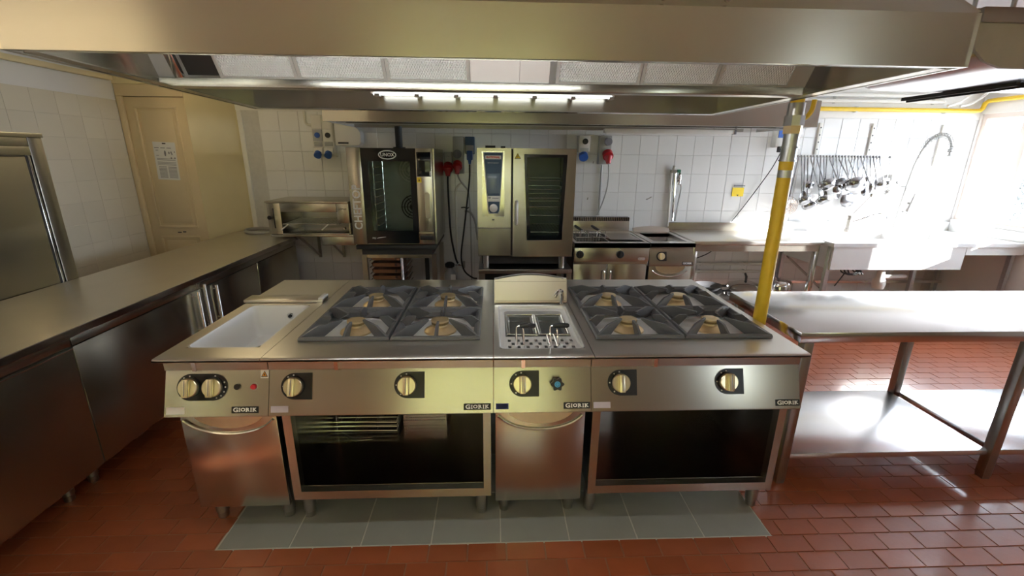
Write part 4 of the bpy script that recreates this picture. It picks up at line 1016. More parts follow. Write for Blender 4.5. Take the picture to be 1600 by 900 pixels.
text('GIORIK', .024, M @ Matrix.Translation((0, 0, .0024)), whprint, pl, 'plate_lettering', .0002, bold=.001, sx=1.1)
M = basis((1.585, 2.506, .70), (1, 0, 0), (0, .045, .155)); MB().box(-.05, .045, -.013, .013, 0, .001, M=M).build('film_label', lilac, t)
lidp = [(-.2, 0), (.2, 0), (.2, .05)]+[(.2-.4*i/12, .05+.022*math.sin(PI*i/12)) for i in range(1, 12)]+[(-.2, .05)]
ld = MB().prism(lidp, -.02, 0, 'Z', basis((cx, 3.14, .9015), (1, 0, 0), (0, .5, .86))).build('lid', steel_top, t)
for x in (a+.06, b_-.06): leg(t, x, 2.62, .15, .025); leg(t, x, 3.12, .15, .025)
# ------------------------------------------------------------------ long wall table and its pans
t = thing('wall_table', 'long steel table with upstand along the tiled wall', 'table', (2.65, 2.95, 0))
a, b_ = 1.984, 3.30
MB().box(a, b_, 2.60, 3.31, .862, .9, .003).build('top', steel_top, t)
MB().box(a, b_, 3.31, 3.33, .862, .985, .003).build('upstand', steel, t)
MB().box(a+.02, b_-.02, 2.62, 2.64, .795, .8615).build('apron', steel, t)
MB().box(a+.02, b_-.02, 3.28, 3.30, .795, .8615).build('apron', steel, t)
for x in (a+.01, b_-.06):
    for yy_ in (2.625, 3.255): MB().box(x, x+.045, yy_, yy_+.045, .0005, .862, .003).build('leg', steel_pol, t)
MB().box(a+.056, b_-.062, 2.63, 3.25, .255, .275).build('lower_shelf', steel_dark, t)
def pan(name, label, prof, c, m, n=32, hand=None, grp=None, sx=1., sy=1.):
    t = thing(name, label, 'pan', c, grp); MB().lathe(prof, c, n, sx=sx, sy=sy).build('bowl', m, t)
    if hand: MB().tube([Vector(c)+Vector(h) for h in hand], .012, 8).build('handle', black, t)
    return t
pan('wok_lid', 'large shallow aluminium pan lying upside down under the wall table', [(.225, .0), (.23, .004), (.22, .05), (.18, .095), (.10, .125), (0, .132)], (2.73, 2.88, .276), steel_pol, hand=[(.0, .0, .132), (.06, .1, .16), (.10, .2, .17)])
pan('saucepan', 'bright steel pan lying upside down right of the yellow pipe', [(.118, .0), (.122, .01), (.118, .13), (.10, .155), (.06, .165), (0, .166)], (3.105, 2.87, .276), chrome)
pan('frying_pan', 'black frying pan at the left end under the wall table', [(0, .002), (.11, .002), (.16, .05), (.165, .053), (.108, .008), (0, .008)], (2.31, 2.86, .276), iron, hand=[(.155, -.04, .05), (.17, -.12, .075), (.16, -.2, .08)])
t2 = pan('frying_pan', 'upper black frying pan stacked on another under the table', [(0, .002), (.10, .002), (.145, .045), (.15, .048), (.098, .008), (0, .008)], (2.315, 2.87, .332), iron, hand=[(.14, -.04, .045), (.15, -.12, .07)])
# ------------------------------------------------------------------ sink unit
t = thing('sink_unit', 'long steel double sink in the bright corner by the window', 'sink', (4.3, 2.9, 0))
a, b_ = 3.325, 5.31
yb0, yb1 = 2.74, 3.12
tp = MB()
tp.box(a, b_, 2.50, yb0, .862, .9).box(a, b_, yb1, 3.31, .862, .9).box(a, 3.79, yb0, yb1, .862, .9).box(4.33, 4.40, yb0, yb1, .862, .9).box(4.90, b_, yb0, yb1, .862, .9)
tp.build('top', steel_white, t)
for x0, x1 in ((3.79, 4.33), (4.40, 4.90)):
    MB().box(x0, x1, yb0, yb1, .66, .664).box(x0-.004, x0, yb0, yb1, .664, .8615).box(x1, x1+.004, yb0, yb1, .664, .8615).box(x0, x1, yb0-.004, yb0, .664, .8615).box(x0, x1, yb1, yb1+.004, .664, .8615).build('bowl', steel_white, t)
MB().box(a, b_, 3.31, 3.33, .862, 1.0, .002).build('back_upstand', steel_white, t)
MB().box(b_-.02, b_, 2.50, 3.309, .9005, 1.0, .002).build('side_upstand', steel_white, t)
MB().box(a+.02, 4.70, 2.515, 2.53, .632, .8615).build('front_apron', steel_white, t)
MB().box(4.705, b_, 2.515, 2.53, .78, .8615).build('front_apron', steel_white, t)
MB().box(a+.02, a+.035, 2.531, 3.29, .632, .8615).build('end_apron', steel_white, t)
for x, yy_ in ((a+.0, 2.535), (a+.0, 3.25), (4.60, 2.9), (b_-.06, 2.56), (b_-.06, 3.25)):
    lg = MB().box(x, x+.04, yy_, yy_+.004, .0005, .8615).box(x, x+.004, yy_+.004, yy_+.04, .0005, .8615)
    lg.build('leg', galv, t)
MB().box(a+.01, b_-.03, 3.2, 3.23, .30, .33).build('back_brace', steel_pol, t)
MB().tube([(3.36, 2.56, .40), (3.36, 3.2, .62)], .012, 8).build('end_brace', steel_pol, t)
p_ = MB().cyl((3.98, 2.62, .66), (3.98, 2.62, .50), .028, n=14).cyl((3.98, 2.62, .66), (3.98, 2.85, .655), .02, n=10).lathe([(.032, .60), (.034, .53), (.055, .50), (.06, .46), (.05, .41), (0, .40)], (3.98, 2.62, .0), 18)
p_.tube(bez([(3.98, 2.62, .55), (4.05, 2.63, .53), (4.2, 2.66, .525), (4.32, 2.7, .515)], 5), .022, 10); p_.build('drain_pipe', white_pl, t)
b = MB()
for i in range(6): b.tube(bez([(3.56+.03*i, 2.64, .64), (3.54+.045*i, 2.60, .59-.01*(i % 3)), (3.64+.02*i, 2.58, .565+.012*(i % 2)), (3.74, 2.62, .625)], 4), .007, 6)
b.build('valve_tangle', rubber, t)
MB().tube([(3.60, 2.62, .58), (3.50, 2.60, .44)], .006, 6).build('thin_pipe', rubber, t)
for z in (.50, .41):
    t2 = thing('wall_pipe', ('upper' if z > .45 else 'lower')+' white pipe along the tiles below the wall table', 'pipe', (2.6, 3.33, z)); MB().cyl((2.05, 3.325, z), (3.2, 3.325, z), .016, n=10).build('tube', white_pl, t2)
    for x in (2.42, 2.95): MB().box(x-.008, x+.008, 3.325, 3.349, z-.02, z+.02).build('clip', grey_pl, t2)
# pre-rinse spray
t = thing('spray_faucet', 'tall pre-rinse faucet arching with a spring above the right bowl', 'faucet', (4.56, 3.235, .9))
arc = bez([(4.56, 3.235, .955), (4.575, 3.235, 1.2), (4.60, 3.235, 1.45), (4.63, 3.235, 1.66), (4.70, 3.23, 1.86), (4.80, 3.225, 1.935), (4.90, 3.22, 1.93), (4.96, 3.215, 1.84), (4.965, 3.215, 1.77)], 8)
MB().tube(arc, .0125, 8).build('riser', grey_pl, t)
sp_ = []
sub = arc[24:]; Nn = 260
for i in range(Nn):
    f = i/(Nn-1)*(len(sub)-1); k_ = min(int(f), len(sub)-2); pp_ = sub[k_].lerp(sub[k_+1], f-k_); d_ = (sub[k_+1]-sub[k_]).normalized(); n_ = Vector((0, 1, 0)); m_ = d_.cross(n_)
    an = 2*PI*i/9; sp_.append(pp_+(n_*math.cos(an)+m_*math.sin(an))*.026)
MB().tube(sp_, .0045, 4).build('spring', grey_pl, t)
MB().lathe([(.012, 0), (.03, .004), (.034, .012), (.014, .02), (.010, .05)], (4.965, 3.215, 1.72), 16).build('spray_head', grey_pl, t)
MB().cyl((4.585, 3.235, 1.395), (4.645, 3.235, 1.395), .012, n=10).cyl((4.585, 3.235, 1.40), (4.585, 3.32, 1.40), .008, n=8).build('wall_clamp', grey_pl, t)
b = MB().lathe([(.028, .0), (.028, .02), (.02, .03), (.02, .055), (0, .06)], (4.56, 3.235, .9005), 16)
b.tube(bez([(4.56, 3.235, .94), (4.62, 3.22, .955), (4.68, 3.2, .985)], 4), .008, 8).tube(bez([(4.56, 3.235, .94), (4.49, 3.22, .95), (4.44, 3.2, .99)], 4), .008, 8); b.build('mixer', chrome, t)
t = thing('spray_hose_handle', 'short spray handle hanging on the wall beside the tall faucet', 'spray', (4.73, 3.31, 1.15))
MB().tube([(4.735, 3.315, 1.10), (4.775, 3.315, 1.24), (4.79, 3.315, 1.32)], [.016, .010, .008], 8).cyl((4.70, 3.315, 1.12), (4.76, 3.315, 1.10), .014, n=10).build('handle', steel_dark, t)
MB().box(4.76, 4.79, 3.315, 3.348, 1.20, 1.22).build('hook', steel_dark, t)
t = thing('lever_tap', 'low swivel tap with long lever between utensils and sink bowls', 'tap', (4.02, 3.235, .9))
MB().lathe([(.03, 0), (.03, .03), (.022, .04), (.022, .12), (.028, .125), (.028, .17), (.02, .18), (0, .182)], (4.02, 3.235, .9005), 18).build('body', steel_dark, t)
MB().tube([(4.03, 3.235, 1.07), (4.21, 3.235, 1.30)], .006, 6).lathe([(0, -.02), (.012, -.015), (.014, .01), (0, .03)], (4.215, 3.235, 1.30), 10).build('lever', steel_dark, t)
MB().tube(bez([(4.03, 3.235, 1.0), (4.14, 3.20, 1.05), (4.25, 3.17, 1.10), (4.33, 3.16, 1.115), (4.37, 3.155, 1.09), (4.375, 3.15, 1.05)], 6), .009, 8).build('spout', chrome, t)
# ------------------------------------------------------------------ utensils on the wall rail
t = thing('utensil_rail', 'steel rail on the tiled wall carrying the hanging ladles', 'rail', (3.86, 3.33, 1.71))
MB().cyl((3.31, 3.315, 1.712), (4.41, 3.315, 1.706), .006, n=8).build('bar', steel_pol, t)
for x in (3.4, 3.86, 4.36): MB().cyl((x, 3.315, 1.709), (x, 3.347, 1.709), .006, n=8).build('bracket', steel_pol, t)
ordn = 'first second third fourth fifth sixth seventh eighth ninth tenth eleventh twelfth thirteenth fourteenth fifteenth sixteenth seventeenth eighteenth nineteenth twentieth'.split()
placed = []
def settle(i, x, L, kind, r, lean):      # choose how far each utensil leans out so that bowls and handles clear one another
    best = None; rnd = random.Random(i)
    for k in range(260):
        if k == 0: le, LL, yl = lean, L, 3.306
        else: le, LL, yl = lean+rnd.uniform(-.05, .05), L+rnd.uniform(-.03, .05), 3.308-rnd.uniform(0, .15)
        zb = 1.70-LL; rr = r if kind not in ('turner',) else .035
        flat = kind in ('skimmer', 'spoon', 'turner', 'spider')
        pts = [(x+le*t, 3.30+(yl-3.30)*t, 1.68+(zb-1.68)*t, .009) for t in (.1, .3, .5, .7, .85, 1)]
        if flat: pts += [(x+le+rr*.6*q, yl-.01, zb-rr+rr*.6*w_, rr*.45) for q in (-1, 0, 1) for w_ in (-1, 0, 1)]
        else: pts += [(x+le-.01, yl-.03-rr*.4, zb-.012-rr*.3, rr*1.0)]
        pen = sum(max(0, p[3]+q[3]+.003-math.dist(p[:3], q[:3])) for p in pts for q in placed)+.02*abs(le-lean)+.02*abs(LL-L)+.01*(3.308-yl)
        pen += max(0, pts[-1][1]+rr*.9-3.34)*2 if not flat else 0
        if best is None or pen < best[0]: best = (pen, le, LL, yl, pts)
    placed.extend(best[4]); return best[1:4]
def utensil(i, x, L, kind, r, lean):
    lean, L, yset = settle(i, x, L, kind, r, lean)
    lab = {'ladle': 'steel ladle with deep round bowl', 'skimmer': 'flat round steel skimmer', 'spoon': 'long steel serving spoon', 'spider': 'brown wire spider skimmer', 'turner': 'steel turner with flat blade', 'sieve': 'small steel sieve with dark rim'}[kind]
    t = thing({'ladle': 'ladle', 'skimmer': 'skimmer', 'spoon': 'serving_spoon', 'spider': 'spider_skimmer', 'turner': 'turner', 'sieve': 'sieve'}[kind], lab+', '+ordn[i]+' from the left on the wall rail', 'utensil', (x, 3.30, 1.70), 'utensils hanging on the wall rail')
    y = yset; ex = x+lean; zb = 1.70-L
    hk = [(x, 3.326, 1.706), (x, 3.322, 1.722), (x, 3.312, 1.724), (x, 3.306, 1.712), (x, 3.300, 1.68)]
    MB().tube(hk+[(ex, y-.004, zb)], .0066, 6).build('handle', utsteel, t)
    if kind in ('ladle', 'sieve'):
        M = Matrix.Translation((ex-.01, y-.03-r*.4, zb-.012)) @ Matrix.Rotation(-.75, 4, 'X')
        MB().lathe([(r, 0), (r*.93, -r*.35), (r*.65, -r*.62), (0, -r*.72), (0, -r*.66), (r*.6, -r*.56), (r*.86, -r*.3), (r*.95, .002)], n=22, M=M).build('bowl', utsteel if kind == 'ladle' else iron, t)
    elif kind == 'spider':
        b = MB(); c_ = Vector((ex, y-.02, zb-r))
        for q in (1, .75, .5, .25): b.tube([c_+Vector((r*q*math.cos(a_), -.03*(1-q*q), r*q*math.sin(a_))) for a_ in [2*PI*k/22 for k in range(22)]], .0028, 4, True)
        for k in range(10): a_ = PI*k/5; b.tube([c_+Vector((r*q*math.cos(a_), -.03*(1-q*q), r*q*math.sin(a_))) for q in (1, .66, .33, 0)], .0022, 4)
        b.build('wire_bowl', wood_b, t)
    elif kind == 'skimmer':
        M = Matrix.Translation((ex, y-.01, zb-r*.9)) @ Matrix.Rotation(PI/2, 4, 'X')
        MB().lathe([(0, .004), (r*.7, .001), (r, -.008), (r, -.005), (r*.7, .005), (0, .008)], n=24, M=M).build('disc', utsteel, t)
    elif kind == 'spoon':
        M = Matrix.Translation((ex, y-.012, zb-r*1.2)) @ Matrix.Rotation(PI/2-.15, 4, 'X')
        MB().lathe([(0, -.014), (r*.5, -.009), (r, .0), (r, .003), (r*.5, -.006), (0, -.011)], n=20, M=M, sx=.72, sy=1.2).build('bowl', utsteel, t)
    else: MB().prism(rrect(ex-.04, ex+.04, zb-.10, zb, .012), y-.006, y-.003, 'Y').build('blade', utsteel, t)
spec = [(3.345, .42, 'spider', .10, -.02), (3.385, .43, 'ladle', .07, .03), (3.42, .38, 'spoon', .05, -.01), (3.455, .47, 'ladle', .075, .05), (3.49, .42, 'ladle', .075, .10), (3.525, .27, 'skimmer', .05, -.03), (3.56, .26, 'ladle', .085, .01), (3.60, .40, 'spider', .07, .02), (3.635, .28, 'ladle', .06, .03), (3.67, .29, 'spoon', .05, -.02), (3.705, .27, 'skimmer', .06, .02), (3.74, .26, 'ladle', .065, .02), (3.775, .25, 'sieve', .05, .0), (3.81, .27, 'ladle', .10, .03), (3.845, .28, 'spoon', .05, -.03), (3.88, .25, 'skimmer', .06, .0), (3.92, .25, 'ladle', .055, .02), (3.955, .29, 'turner', .04, -.02), (3.99, .38, 'skimmer', .085, .0), (4.025, .26, 'ladle', .065, .02), (4.06, .27, 'spoon', .05, .02), (4.095, .25, 'ladle', .06, -.02), (4.13, .26, 'skimmer', .055, .0), (4.165, .28, 'turner', .04, -.03), (4.20, .26, 'ladle', .055, .01), (4.235, .25, 'spoon', .05, -.01), (4.27, .25, 'ladle', .055, .02), (4.39, .22, 'turner', .04, -.04)]
ordn += ['twenty-first', 'twenty-second', 'twenty-third', 'twenty-fourth', 'twenty-fifth', 'twenty-sixth', 'twenty-seventh', 'twenty-eighth']
for i, s_ in enumerate(spec): utensil(i, *s_)
for k_, (x, wh) in enumerate(((3.555, 'left above the ladles'), (4.15, 'middle above the ladles'), (4.945, 'right beside the spring faucet'))):
    t = thing('slotted_upright', 'white slotted shelf upright on the tiled wall, '+wh, 'bracket', (x, 3.34, 1.88), 'shelf uprights on the back wall')
    z0 = 1.73 if k_ < 2 else 1.62
    MB().box(x-.018, x+.018, 3.328, 3.349, z0, 2.06, .002).build('channel', white_pl, t)
    for q in range(4): z = z0+.05+.075*q; MB().box(x-.007, x+.007, 3.3272, 3.3279, z, z+.014).build('slot', inkblk, t)
t = thing('soap_dispenser', 'grey soap dispenser on the wall right of the hanging utensils', 'dispenser', (4.48, 3.33, 1.46))
MB().box(4.43, 4.55, 3.27, 3.349, 1.40, 1.53, .008).build('body', grey_pl, t); MB().cyl((4.52, 3.27, 1.45), (4.52, 3.262, 1.45), .02, n=14).build('button', ink, t)
t = thing('wall_knob', 'small dark round knob on the sunlit wall below the dispenser', 'hook', (4.50, 3.34, 1.335)); MB().cyl((4.50, 3.349, 1.335), (4.50, 3.32, 1.335), .026, .022, n=16).build('knob', steel_dark, t)  # round knob of unknown use on the tiles
# ------------------------------------------------------------------ pipes on the upper wall
t = thing('gas_pipe', 'yellow gas pipe running along the top of the tiled wall to the window', 'pipe', (4.3, 3.31, 2.2))
MB().tube([(2.9, 3.318, 2.20), (5.22, 3.318, 2.20), (5.275, 3.31, 2.205), (5.285, 3.30, 2.225), (5.287, 3.29, 2.275), (5.295, 3.27, 2.295), (5.30, 3.22, 2.30), (5.305, .6, 2.30)], .022, 12).build('pipe', yellow, t)
for x in (3.9, 4.9): MB().box(x-.01, x+.01, 3.31, 3.356, 2.172, 2.228).build('clip', galv, t)
for z, wh in ((2.345, 'upper'), (2.285, 'lower')):
    t = thing('conduit', wh+' white conduit running above the yellow wall pipe', 'conduit', (4, 3.33, z)); MB().cyl((2.9, 3.333, z), (4.86, 3.333, z), .02, n=12).build('tube', white_pl, t)
    for x in (3.65, 4.75): MB().box(x-.008, x+.008, 3.33, 3.353, z-.026, z+.026).build('clip', grey_pl, t)
for k_ in range(2):
    t = thing('bent_conduit', ['left', 'right'][k_]+' white bent conduit rising to the ceiling over the window corner', 'conduit', (4.95, 3.3, 2.3))
    o_ = .16*k_
    MB().tube(bez([(4.87+.14*k_, 3.285, 2.245), (4.96+o_, 3.28, 2.27), (5.04+o_, 3.25, 2.34), (5.06+o_, 3.2, 2.415)], 5), .014, 8).build('tube', white_pl, t)
# ------------------------------------------------------------------ wall hood over the ovens
t = thing('wall_hood', 'long low steel hood over the ovens along the back wall', 'hood', (.7, 2.9, 1.95))
hx0, hx1 = -1.42, 2.86
MB().box(hx0, hx1, 2.40, 2.412, 1.955, 2.16).build('front_panel', steel, t)
MB().prism([(2.412, 2.16), (3.34, 2.36), (3.34, 2.375), (2.40, 2.172), (2.40, 2.16)], hx0, hx1, 'X').build('roof_panel', steel, t)
for x in (hx0, hx1-.012): MB().prism([(2.4125, 1.955), (3.34, 1.955), (3.34, 2.355), (2.4125, 2.158)], x, x+.012, 'X').build('side_panel', steel_white, t)
MB().box(hx0+.013, hx1-.013, 2.4125, 2.45, 1.955, 1.968).build('front_gutter', steel_pol, t)
MB().prism([(2.75, 1.975), (3.335, 2.2), (3.335, 2.21), (2.75, 1.985)], hx0+.013, hx1-.013, 'X').build('filter_bank', steel_dark, t)
MB().box(hx0+.013, hx1-.013, 2.70, 2.78, 1.958, 1.974).build('grease_channel', steel_pol, t)
MB().box(hx0+.013, hx1-.2, 3.25, 3.33, 1.955, 1.985).build('back_gutter', steel_dark, t)
t = thing('strip_light', 'unlit strip light under the right part of the wall hood', 'lamp', (1.8, 2.95, 1.92))
MB().box(1.3, 1.32, 2.94, 2.96, 1.9555, 2.06).box(2.2, 2.22, 2.94, 2.96, 1.9555, 2.06).build('hanger', steel_dark, t); MB().box(1.10, 2.40, 2.92, 2.985, 1.915, 1.955, .006).build('housing', white_pl, t); MB().box(2.395, 2.415, 2.915, 2.99, 1.912, 1.957, .003).build('end_cap', ink, t); MB().cyl((1.12, 2.95, 1.91), (2.38, 2.95, 1.91), .012, n=10).build('tube', paper, t)
# ------------------------------------------------------------------ sockets, plugs and cables
def socketbox(name, label, x0, x1, z0, z1, y0=3.26, m=white_pl, grp='socket boxes on the back wall'):
    t = thing(name, label, 'socket', ((x0+x1)/2, 3.34, z0), grp); MB().box(x0, x1, y0, 3.349, z0, z1, .006).build('box', m, t); return t
t = socketbox('socket_cluster', 'pale socket cluster with two blue outlets above the salamander', -1.845, -1.63, 1.66, 2.07)
for i in range(2):
    x0 = -1.84+.106*i
    MB().box(x0, x0+.10, 3.252, 3.2605, 1.935, 2.065, .004).build('cover', white_pl, t)
    MB().box(x0+.004, x0+.10, 3.25, 3.2605, 1.815, 1.928, .003).build('switch_plate', grey_pl if i == 0 else white_pl, t)
    MB().cyl((x0+.052, 3.25, 1.872), (x0+.052, 3.235, 1.872), .026, n=16).build('rotary_switch', blue_pl if i == 0 else black, t)
    MB().box(x0+.01, x0+.09, 3.25, 3.2605, 1.765, 1.805, .003).build('fuse_window', grey_pl, t)
    sk = MB().prism([(3.2605, 1.755), (3.235, 1.745), (3.215, 1.69), (3.2605, 1.67)], x0+.006, x0+.094, 'X').build('outlet', white_pl, t)
    MB().cyl((x0+.05, 3.228, 1.695), (x0+.05, 3.195, 1.668), .036, n=18).build('blue_flap', blue_pl, sk)
MB().tube(bez([(-1.93, 3.335, 2.11), (-1.93, 3.335, 2.02), (-1.92, 3.335, 1.99), (-1.89, 3.335, 1.975), (-1.845, 3.33, 1.975)], 5), .013, 8).build('conduit', white_pl, t)
t = thing('white_trunking', 'white boxed trunking between socket cluster and black glass oven', 'cable duct', (-1.46, 3.3, 1.75))
MB().prism([(-1.60, 1.99), (-1.60, 1.775), (-1.37, 1.775), (-1.345, 1.80), (-1.345, 1.90), (-1.37, 1.94), (-1.48, 1.99)], 3.22, 3.349, 'Y').build('duct', white_pl, t)
MB().box(-1.575, -1.47, 3.217, 3.2198, 1.79, 1.806).build('slot', inkblk, t)
def cee(t, x, z, m, y=3.27, r=.045):
    b = MB().cyl((x, y, z), (x, y-.045, z-.03), r, n=18).cyl((x, y-.045, z-.03), (x, y-.07, z-.10), r*.8, r*.42, n=16); return b.build('plug', m, t)
t = socketbox('power_socket', 'grey wall socket with red plug right of the black glass oven', -.505, -.425, 1.59, 1.72, m=grey_pl)
text('~', .06, front(-.465, 3.2595, 1.68), ink, t, 'marking', .0004)
cee(t, -.465, 1.58, red_pl, 3.27, .052)
t = socketbox('power_socket', 'tall grey switched socket with dark rotary switch and red plug', -.412, -.30, 1.50, 1.875, m=grey_pl)
MB().cyl((-.365, 3.26, 1.70), (-.365, 3.225, 1.70), .045, n=18).box(-.372, -.358, 3.21, 3.2255, 1.665, 1.735).build('rotary_switch', ink, t); cee(t, -.365, 1.60, red_pl, 3.26, .048)
t = socketbox('power_socket', 'small dark framed socket with blue plug left of the blue panel oven', -.282, -.185, 1.70, 1.875, m=bluepan)
MB().box(-.275, -.192, 3.25, 3.2605, 1.705, 1.79, .003).build('outlet', grey_pl, t)
MB().box(-.265, -.205, 3.20, 3.2495, 1.64, 1.735, .008).cyl((-.235, 3.22, 1.65), (-.236, 3.22, 1.60), .02, .012, n=12).build('plug', blue_pl, t)
t = socketbox('power_socket', 'pale socket with black dial and blue flap right of the blue panel oven', .915, 1.035, 1.73, 1.90)
MB().cyl((.98, 3.26, 1.84), (.98, 3.24, 1.84), .03, n=16).build('dial', black, t); MB().box(.93, 1.02, 3.25, 3.2605, 1.735, 1.775, .002).build('fuse_window', grey_pl, t)
MB().cyl((.965, 3.25, 1.70), (.965, 3.215, 1.675), .048, n=18).box(.94, .99, 3.25, 3.349, 1.69, 1.728).build('blue_flap', blue_pl, t)
t = socketbox('power_socket', 'grey socket with bright red plug above the double fryer', 1.135, 1.265, 1.61, 1.90, m=grey_pl)
MB().cyl((1.225, 3.26, 1.84), (1.225, 3.235, 1.84), .04, n=16).build('rotary_switch', ink, t); cee(t, 1.225, 1.72, red_pl, 3.26, .055)
t = socketbox('power_socket', 'pale socket with blue switch on the wall behind the yellow riser', 3.04, 3.15, 1.80, 1.985)
MB().box(3.055, 3.14, 3.25, 3.2605, 1.90, 1.98).build('blue_switch', blue_pl, t); MB().box(3.06, 3.13, 3.22, 3.2605, 1.75, 1.81, .006).build('plug', rubber, t)
def cable(name, label, pts, r, m, cat='cable'):
    o = MB().tube(bez(pts, 6), r, 6).build(name, m); return tag(o, label, cat)
cable('power_cable', 'black cable hanging from the red plug beside the black glass oven', [(-.466, 3.20, 1.475), (-.468, 3.20, 1.40), (-.462, 3.20, 1.1), (-.45, 3.2, .85), (-.41, 3.18, .62), (-.38, 3.16, .545)], .011, rubber)
cable('power_cable', 'black cable hanging from the blue plug to the floor beside the oven', [(-.236, 3.22, 1.598), (-.24, 3.21, 1.45), (-.27, 3.2, 1.2), (-.31, 3.2, .9), (-.34, 3.18, .68), (-.335, 3.13, .56), (-.30, 3.12, .46), (-.22, 3.1, .40), (-.17, 3.1, .39)], .009, rubber)
cable('grey_cable', 'grey cable leaving the tall switched socket and running down the wall', [(-.36, 3.18, 1.492), (-.345, 3.22, 1.44), (-.31, 3.3, 1.38), (-.26, 3.335, 1.30), (-.245, 3.335, 1.1), (-.24, 3.335, .7), (-.24, 3.335, .3)], .009, grey_pl)
cable('white_conduit', 'white conduit drop on the wall between the two tall ovens', [(-.33, 3.336, 1.40), (-.37, 3.336, 1.37), (-.40, 3.336, 1.30), (-.40, 3.336, 1.0), (-.40, 3.336, .4)], .012, white_pl)
cable('grey_hose', 'grey hose curving to the back of the blue panel oven', [(-.30, 3.3, 1.10), (-.24, 3.28, 1.09), (-.19, 3.25, 1.0), (-.17, 3.22, .88), (-.16, 3.2, .80)], .012, grey_pl)
cable('cable_tie', 'black cable knot tied on the wall between the ovens', [(-.335, 3.235, 1.145), (-.30, 3.225, 1.15), (-.27, 3.23, 1.14), (-.255, 3.235, 1.15)], .007, rubber)
cable('grey_cable', 'grey cable pair dropping from the red plug to the fryer', [(1.225, 3.18, 1.615), (1.245, 3.22, 1.5), (1.25, 3.28, 1.35), (1.22, 3.31, 1.2), (1.17, 3.32, 1.06)], .008, grey_pl)
tag(MB().cyl((1.19, 3.335, 1.60), (1.19, 3.335, 1.06), .011, n=8).build('grey_conduit', grey_pl), 'straight grey conduit from the red plug socket down to the fryer', 'conduit')
cable('thin_cable', 'thin dark cable slanting down the tiled wall behind the yellow riser', [(3.10, 3.24, 1.75), (3.05, 3.30, 1.55), (2.86, 3.335, 1.2), (2.72, 3.335, .99)], .005, rubber)
cable('thin_cable', 'thin cord drooping under the wall table', [(2.42, 2.95, .80), (2.37, 3.0, .72), (2.31, 3.05, .66), (2.22, 3.1, .61), (2.10, 3.15, .58)], .006, rubber)
t = thing('yellow_notice', 'small yellow sign with black arrow on the sunlit tiles', 'sign', (2.75, 3.345, 1.33))
MB().box(2.685, 2.815, 3.342, 3.3475, 1.275, 1.37).build('plate', yel_st, t); MB().box(2.70, 2.815, 3.33, 3.3475, 1.385, 1.397).build('top_bar', ink, t); MB().prism([(2.735, 1.293), (2.765, 1.293), (2.75, 1.278)], 3.3415, 3.342, 'Y').build('arrow', inkblk, t)
t = thing('wall_taps', 'pair of green handled taps with chrome pipes on the tiled wall', 'tap', (2.0, 3.32, 1.5))
MB().tube([(1.965, 3.325, 1.53), (1.985, 3.32, .94)], .012, 8).build('pipe', white_pl, t); MB().tube([(2.01, 3.322, 1.52), (2.03, 3.322, 1.0)], .012, 8).build('pipe', chrome, t); MB().tube(bez([(2.07, 3.32, 1.42), (2.09, 3.32, 1.36), (2.075, 3.32, 1.2), (2.06, 3.32, 1.0)], 4), .010, 8).build('hose', grey_pl, t)
MB().box(1.955, 2.02, 3.30, 3.345, 1.525, 1.56, .006).cyl((1.975, 3.31, 1.56), (1.985, 3.31, 1.60), .016, n=10).build('valve', steel_dark, t); MB().cyl((2.02, 3.31, 1.545), (2.055, 3.31, 1.545), .018, n=10).build('handle', mat('green_plastic', (.02, .16, .10), .4), t)
MB().lathe([(.014, 0), (.022, .01), (.02, .05), (.026, .06), (.02, .11), (.012, .13)], (2.055, 3.32, 1.40), 14).build('hose_connector', chrome, t)
for x, z, n_ in ((1.10, 1.62, 'upper'), (1.06, 1.235, 'lower')):
    tag(MB().tube([(x, 3.347, z), (x-.01, 3.32, z), (x-.005, 3.315, z+.02)], .006, 6).build('wall_hook', steel_dark), n_+' small hook on the tiles above the double fryer', 'hook')
tag(MB().tube([(1.72, 3.347, 1.235), (1.73, 3.32, 1.245), (1.765, 3.318, 1.265)], .006, 6).build('wall_hook', steel_dark), 'small hook on the tiles above the pan unit', 'hook')
t = thing('water_valve', 'small grey angle valve on the wall between the oven stands', 'tap', (-.35, 3.3, .5))
MB().cyl((-.33, 3.349, .50), (-.33, 3.30, .50), .012, n=8).cyl((-.42, 3.30, .495), (-.33, 3.30, .50), .011, n=8).build('body', chrome, t); MB().cyl((-.325, 3.30, .46), (-.325, 3.30, .54), .014, n=8).build('handle', steel_dark, t)
t = thing('gas_bottle', 'grey bottle with black cap on the floor between the ovens', 'bottle', (-.47, 3.16, 0))
MB().lathe([(0, .0005), (.07, .0005), (.075, .02), (.075, .38), (.06, .45), (.035, .48), (.03, .50), (0, .50)], (-.47, 3.16, 0), 22).build('bottle', mat('grey_bottle', (.34, .34, .35), .4), t); MB().lathe([(.034, .50), (.05, .51), (.055, .54), (.03, .56), (0, .565)], (-.47, 3.16, 0), 18).build('cap', rubber, t)
MB().box(-.455, -.40, 3.078, 3.088, .25, .44).build('label', paper, t)
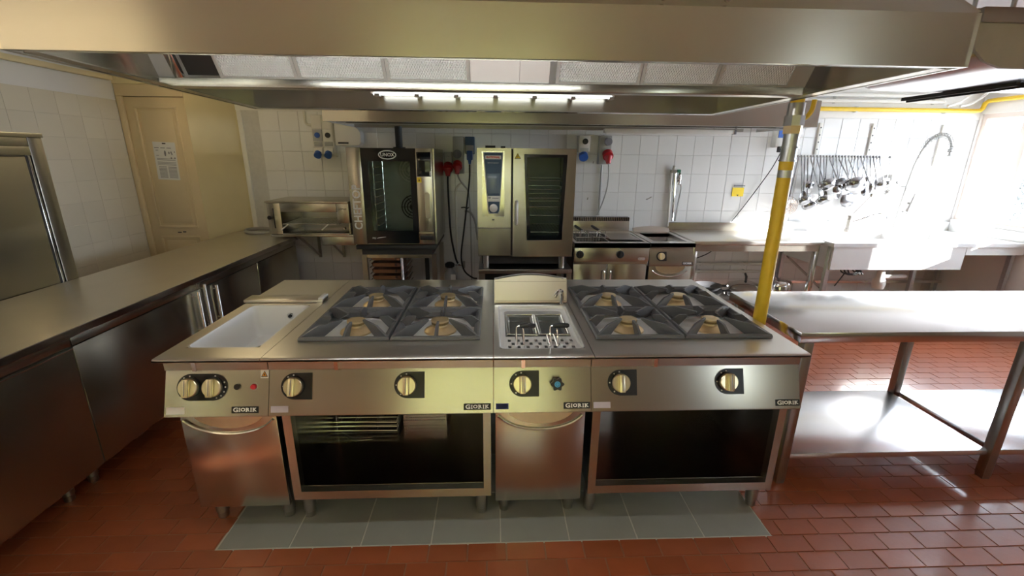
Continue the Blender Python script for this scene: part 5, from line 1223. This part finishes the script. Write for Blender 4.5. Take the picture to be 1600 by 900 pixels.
# ------------------------------------------------------------------ right worktable
t = thing('prep_table', 'long steel worktable with lower shelf right of the cooking island', 'table', (2.7, .64, 0))
a, b_, y0, y1, zt = 1.502, 4.10, .285, .975, .88
MB().box(a, b_, y0, y1, zt-.055, zt, .004).build('top', mat('polished_table_top', (.70, .69, .68), .17, 1, .05, 4, bump=.03, bscale=3), t)
for x in (a+.03, 2.70, b_-.1):
    for yy_ in (y0+.005, y1-.06): MB().box(x, x+.05, yy_, yy_+.05, .012, zt-.056, .006).box(x+.004, x+.046, yy_+.004, yy_+.046, .0005, .0115).build('leg', steel_dark, t)
MB().box(a+.085, 2.695, y0+.02, y1-.02, .145, .178, .003).box(2.755, b_-.105, y0+.02, y1-.02, .145, .178, .003).build('lower_shelf', mat('polished_shelf', (.74, .74, .75), .26, 1, .05, 4, bump=.03, bscale=3), t)
# ------------------------------------------------------------------ duct at the right end of the hood
t = thing('air_duct', 'grey rounded air duct with silver underside hanging right of the hood', 'duct', (1.9, .1, 1.97))
prof = [(1.475, 2.13), (1.478, 2.06), (1.50, 2.015), (1.54, 1.985), (1.60, 1.967), (1.70, 1.965), (2.35, 1.965), (2.35, 2.13)]
MB().prism(prof, -.2, -.19, 'Y').build('end_plate', mat('grey_end_plate', (.42, .40, .37), .55, .3, .12, 14, bump=.1, bscale=40), t)
MB().prism(prof, -.189, .30, 'Y').build('duct_body', silver, t)
pr2 = [(p[0]+.2, p[1]) for p in prof[:-2]]+[(2.35, 1.965), (2.35, 2.13)]
MB().box(1.48, 2.35, -.215, -.2005, 2.09, 2.13).build('flange', steel_dark, t)
MB().box(1.91, 1.925, .02, .50, 1.95, 1.9645).box(1.935, 1.945, .02, .50, 1.944, 1.9645).build('black_rail', rubber, t)
for yy_ in (.1, .25): MB().cyl((1.9, yy_, 2.13), (1.9, yy_, 2.419), .008, n=8).build('hanger', galv, t)
tag(MB().box(1.50, 5.3, -.30, -.22, 2.15, 2.24).build('roof_beam', brick), 'dark red beam crossing above the grey air duct', 'beam')
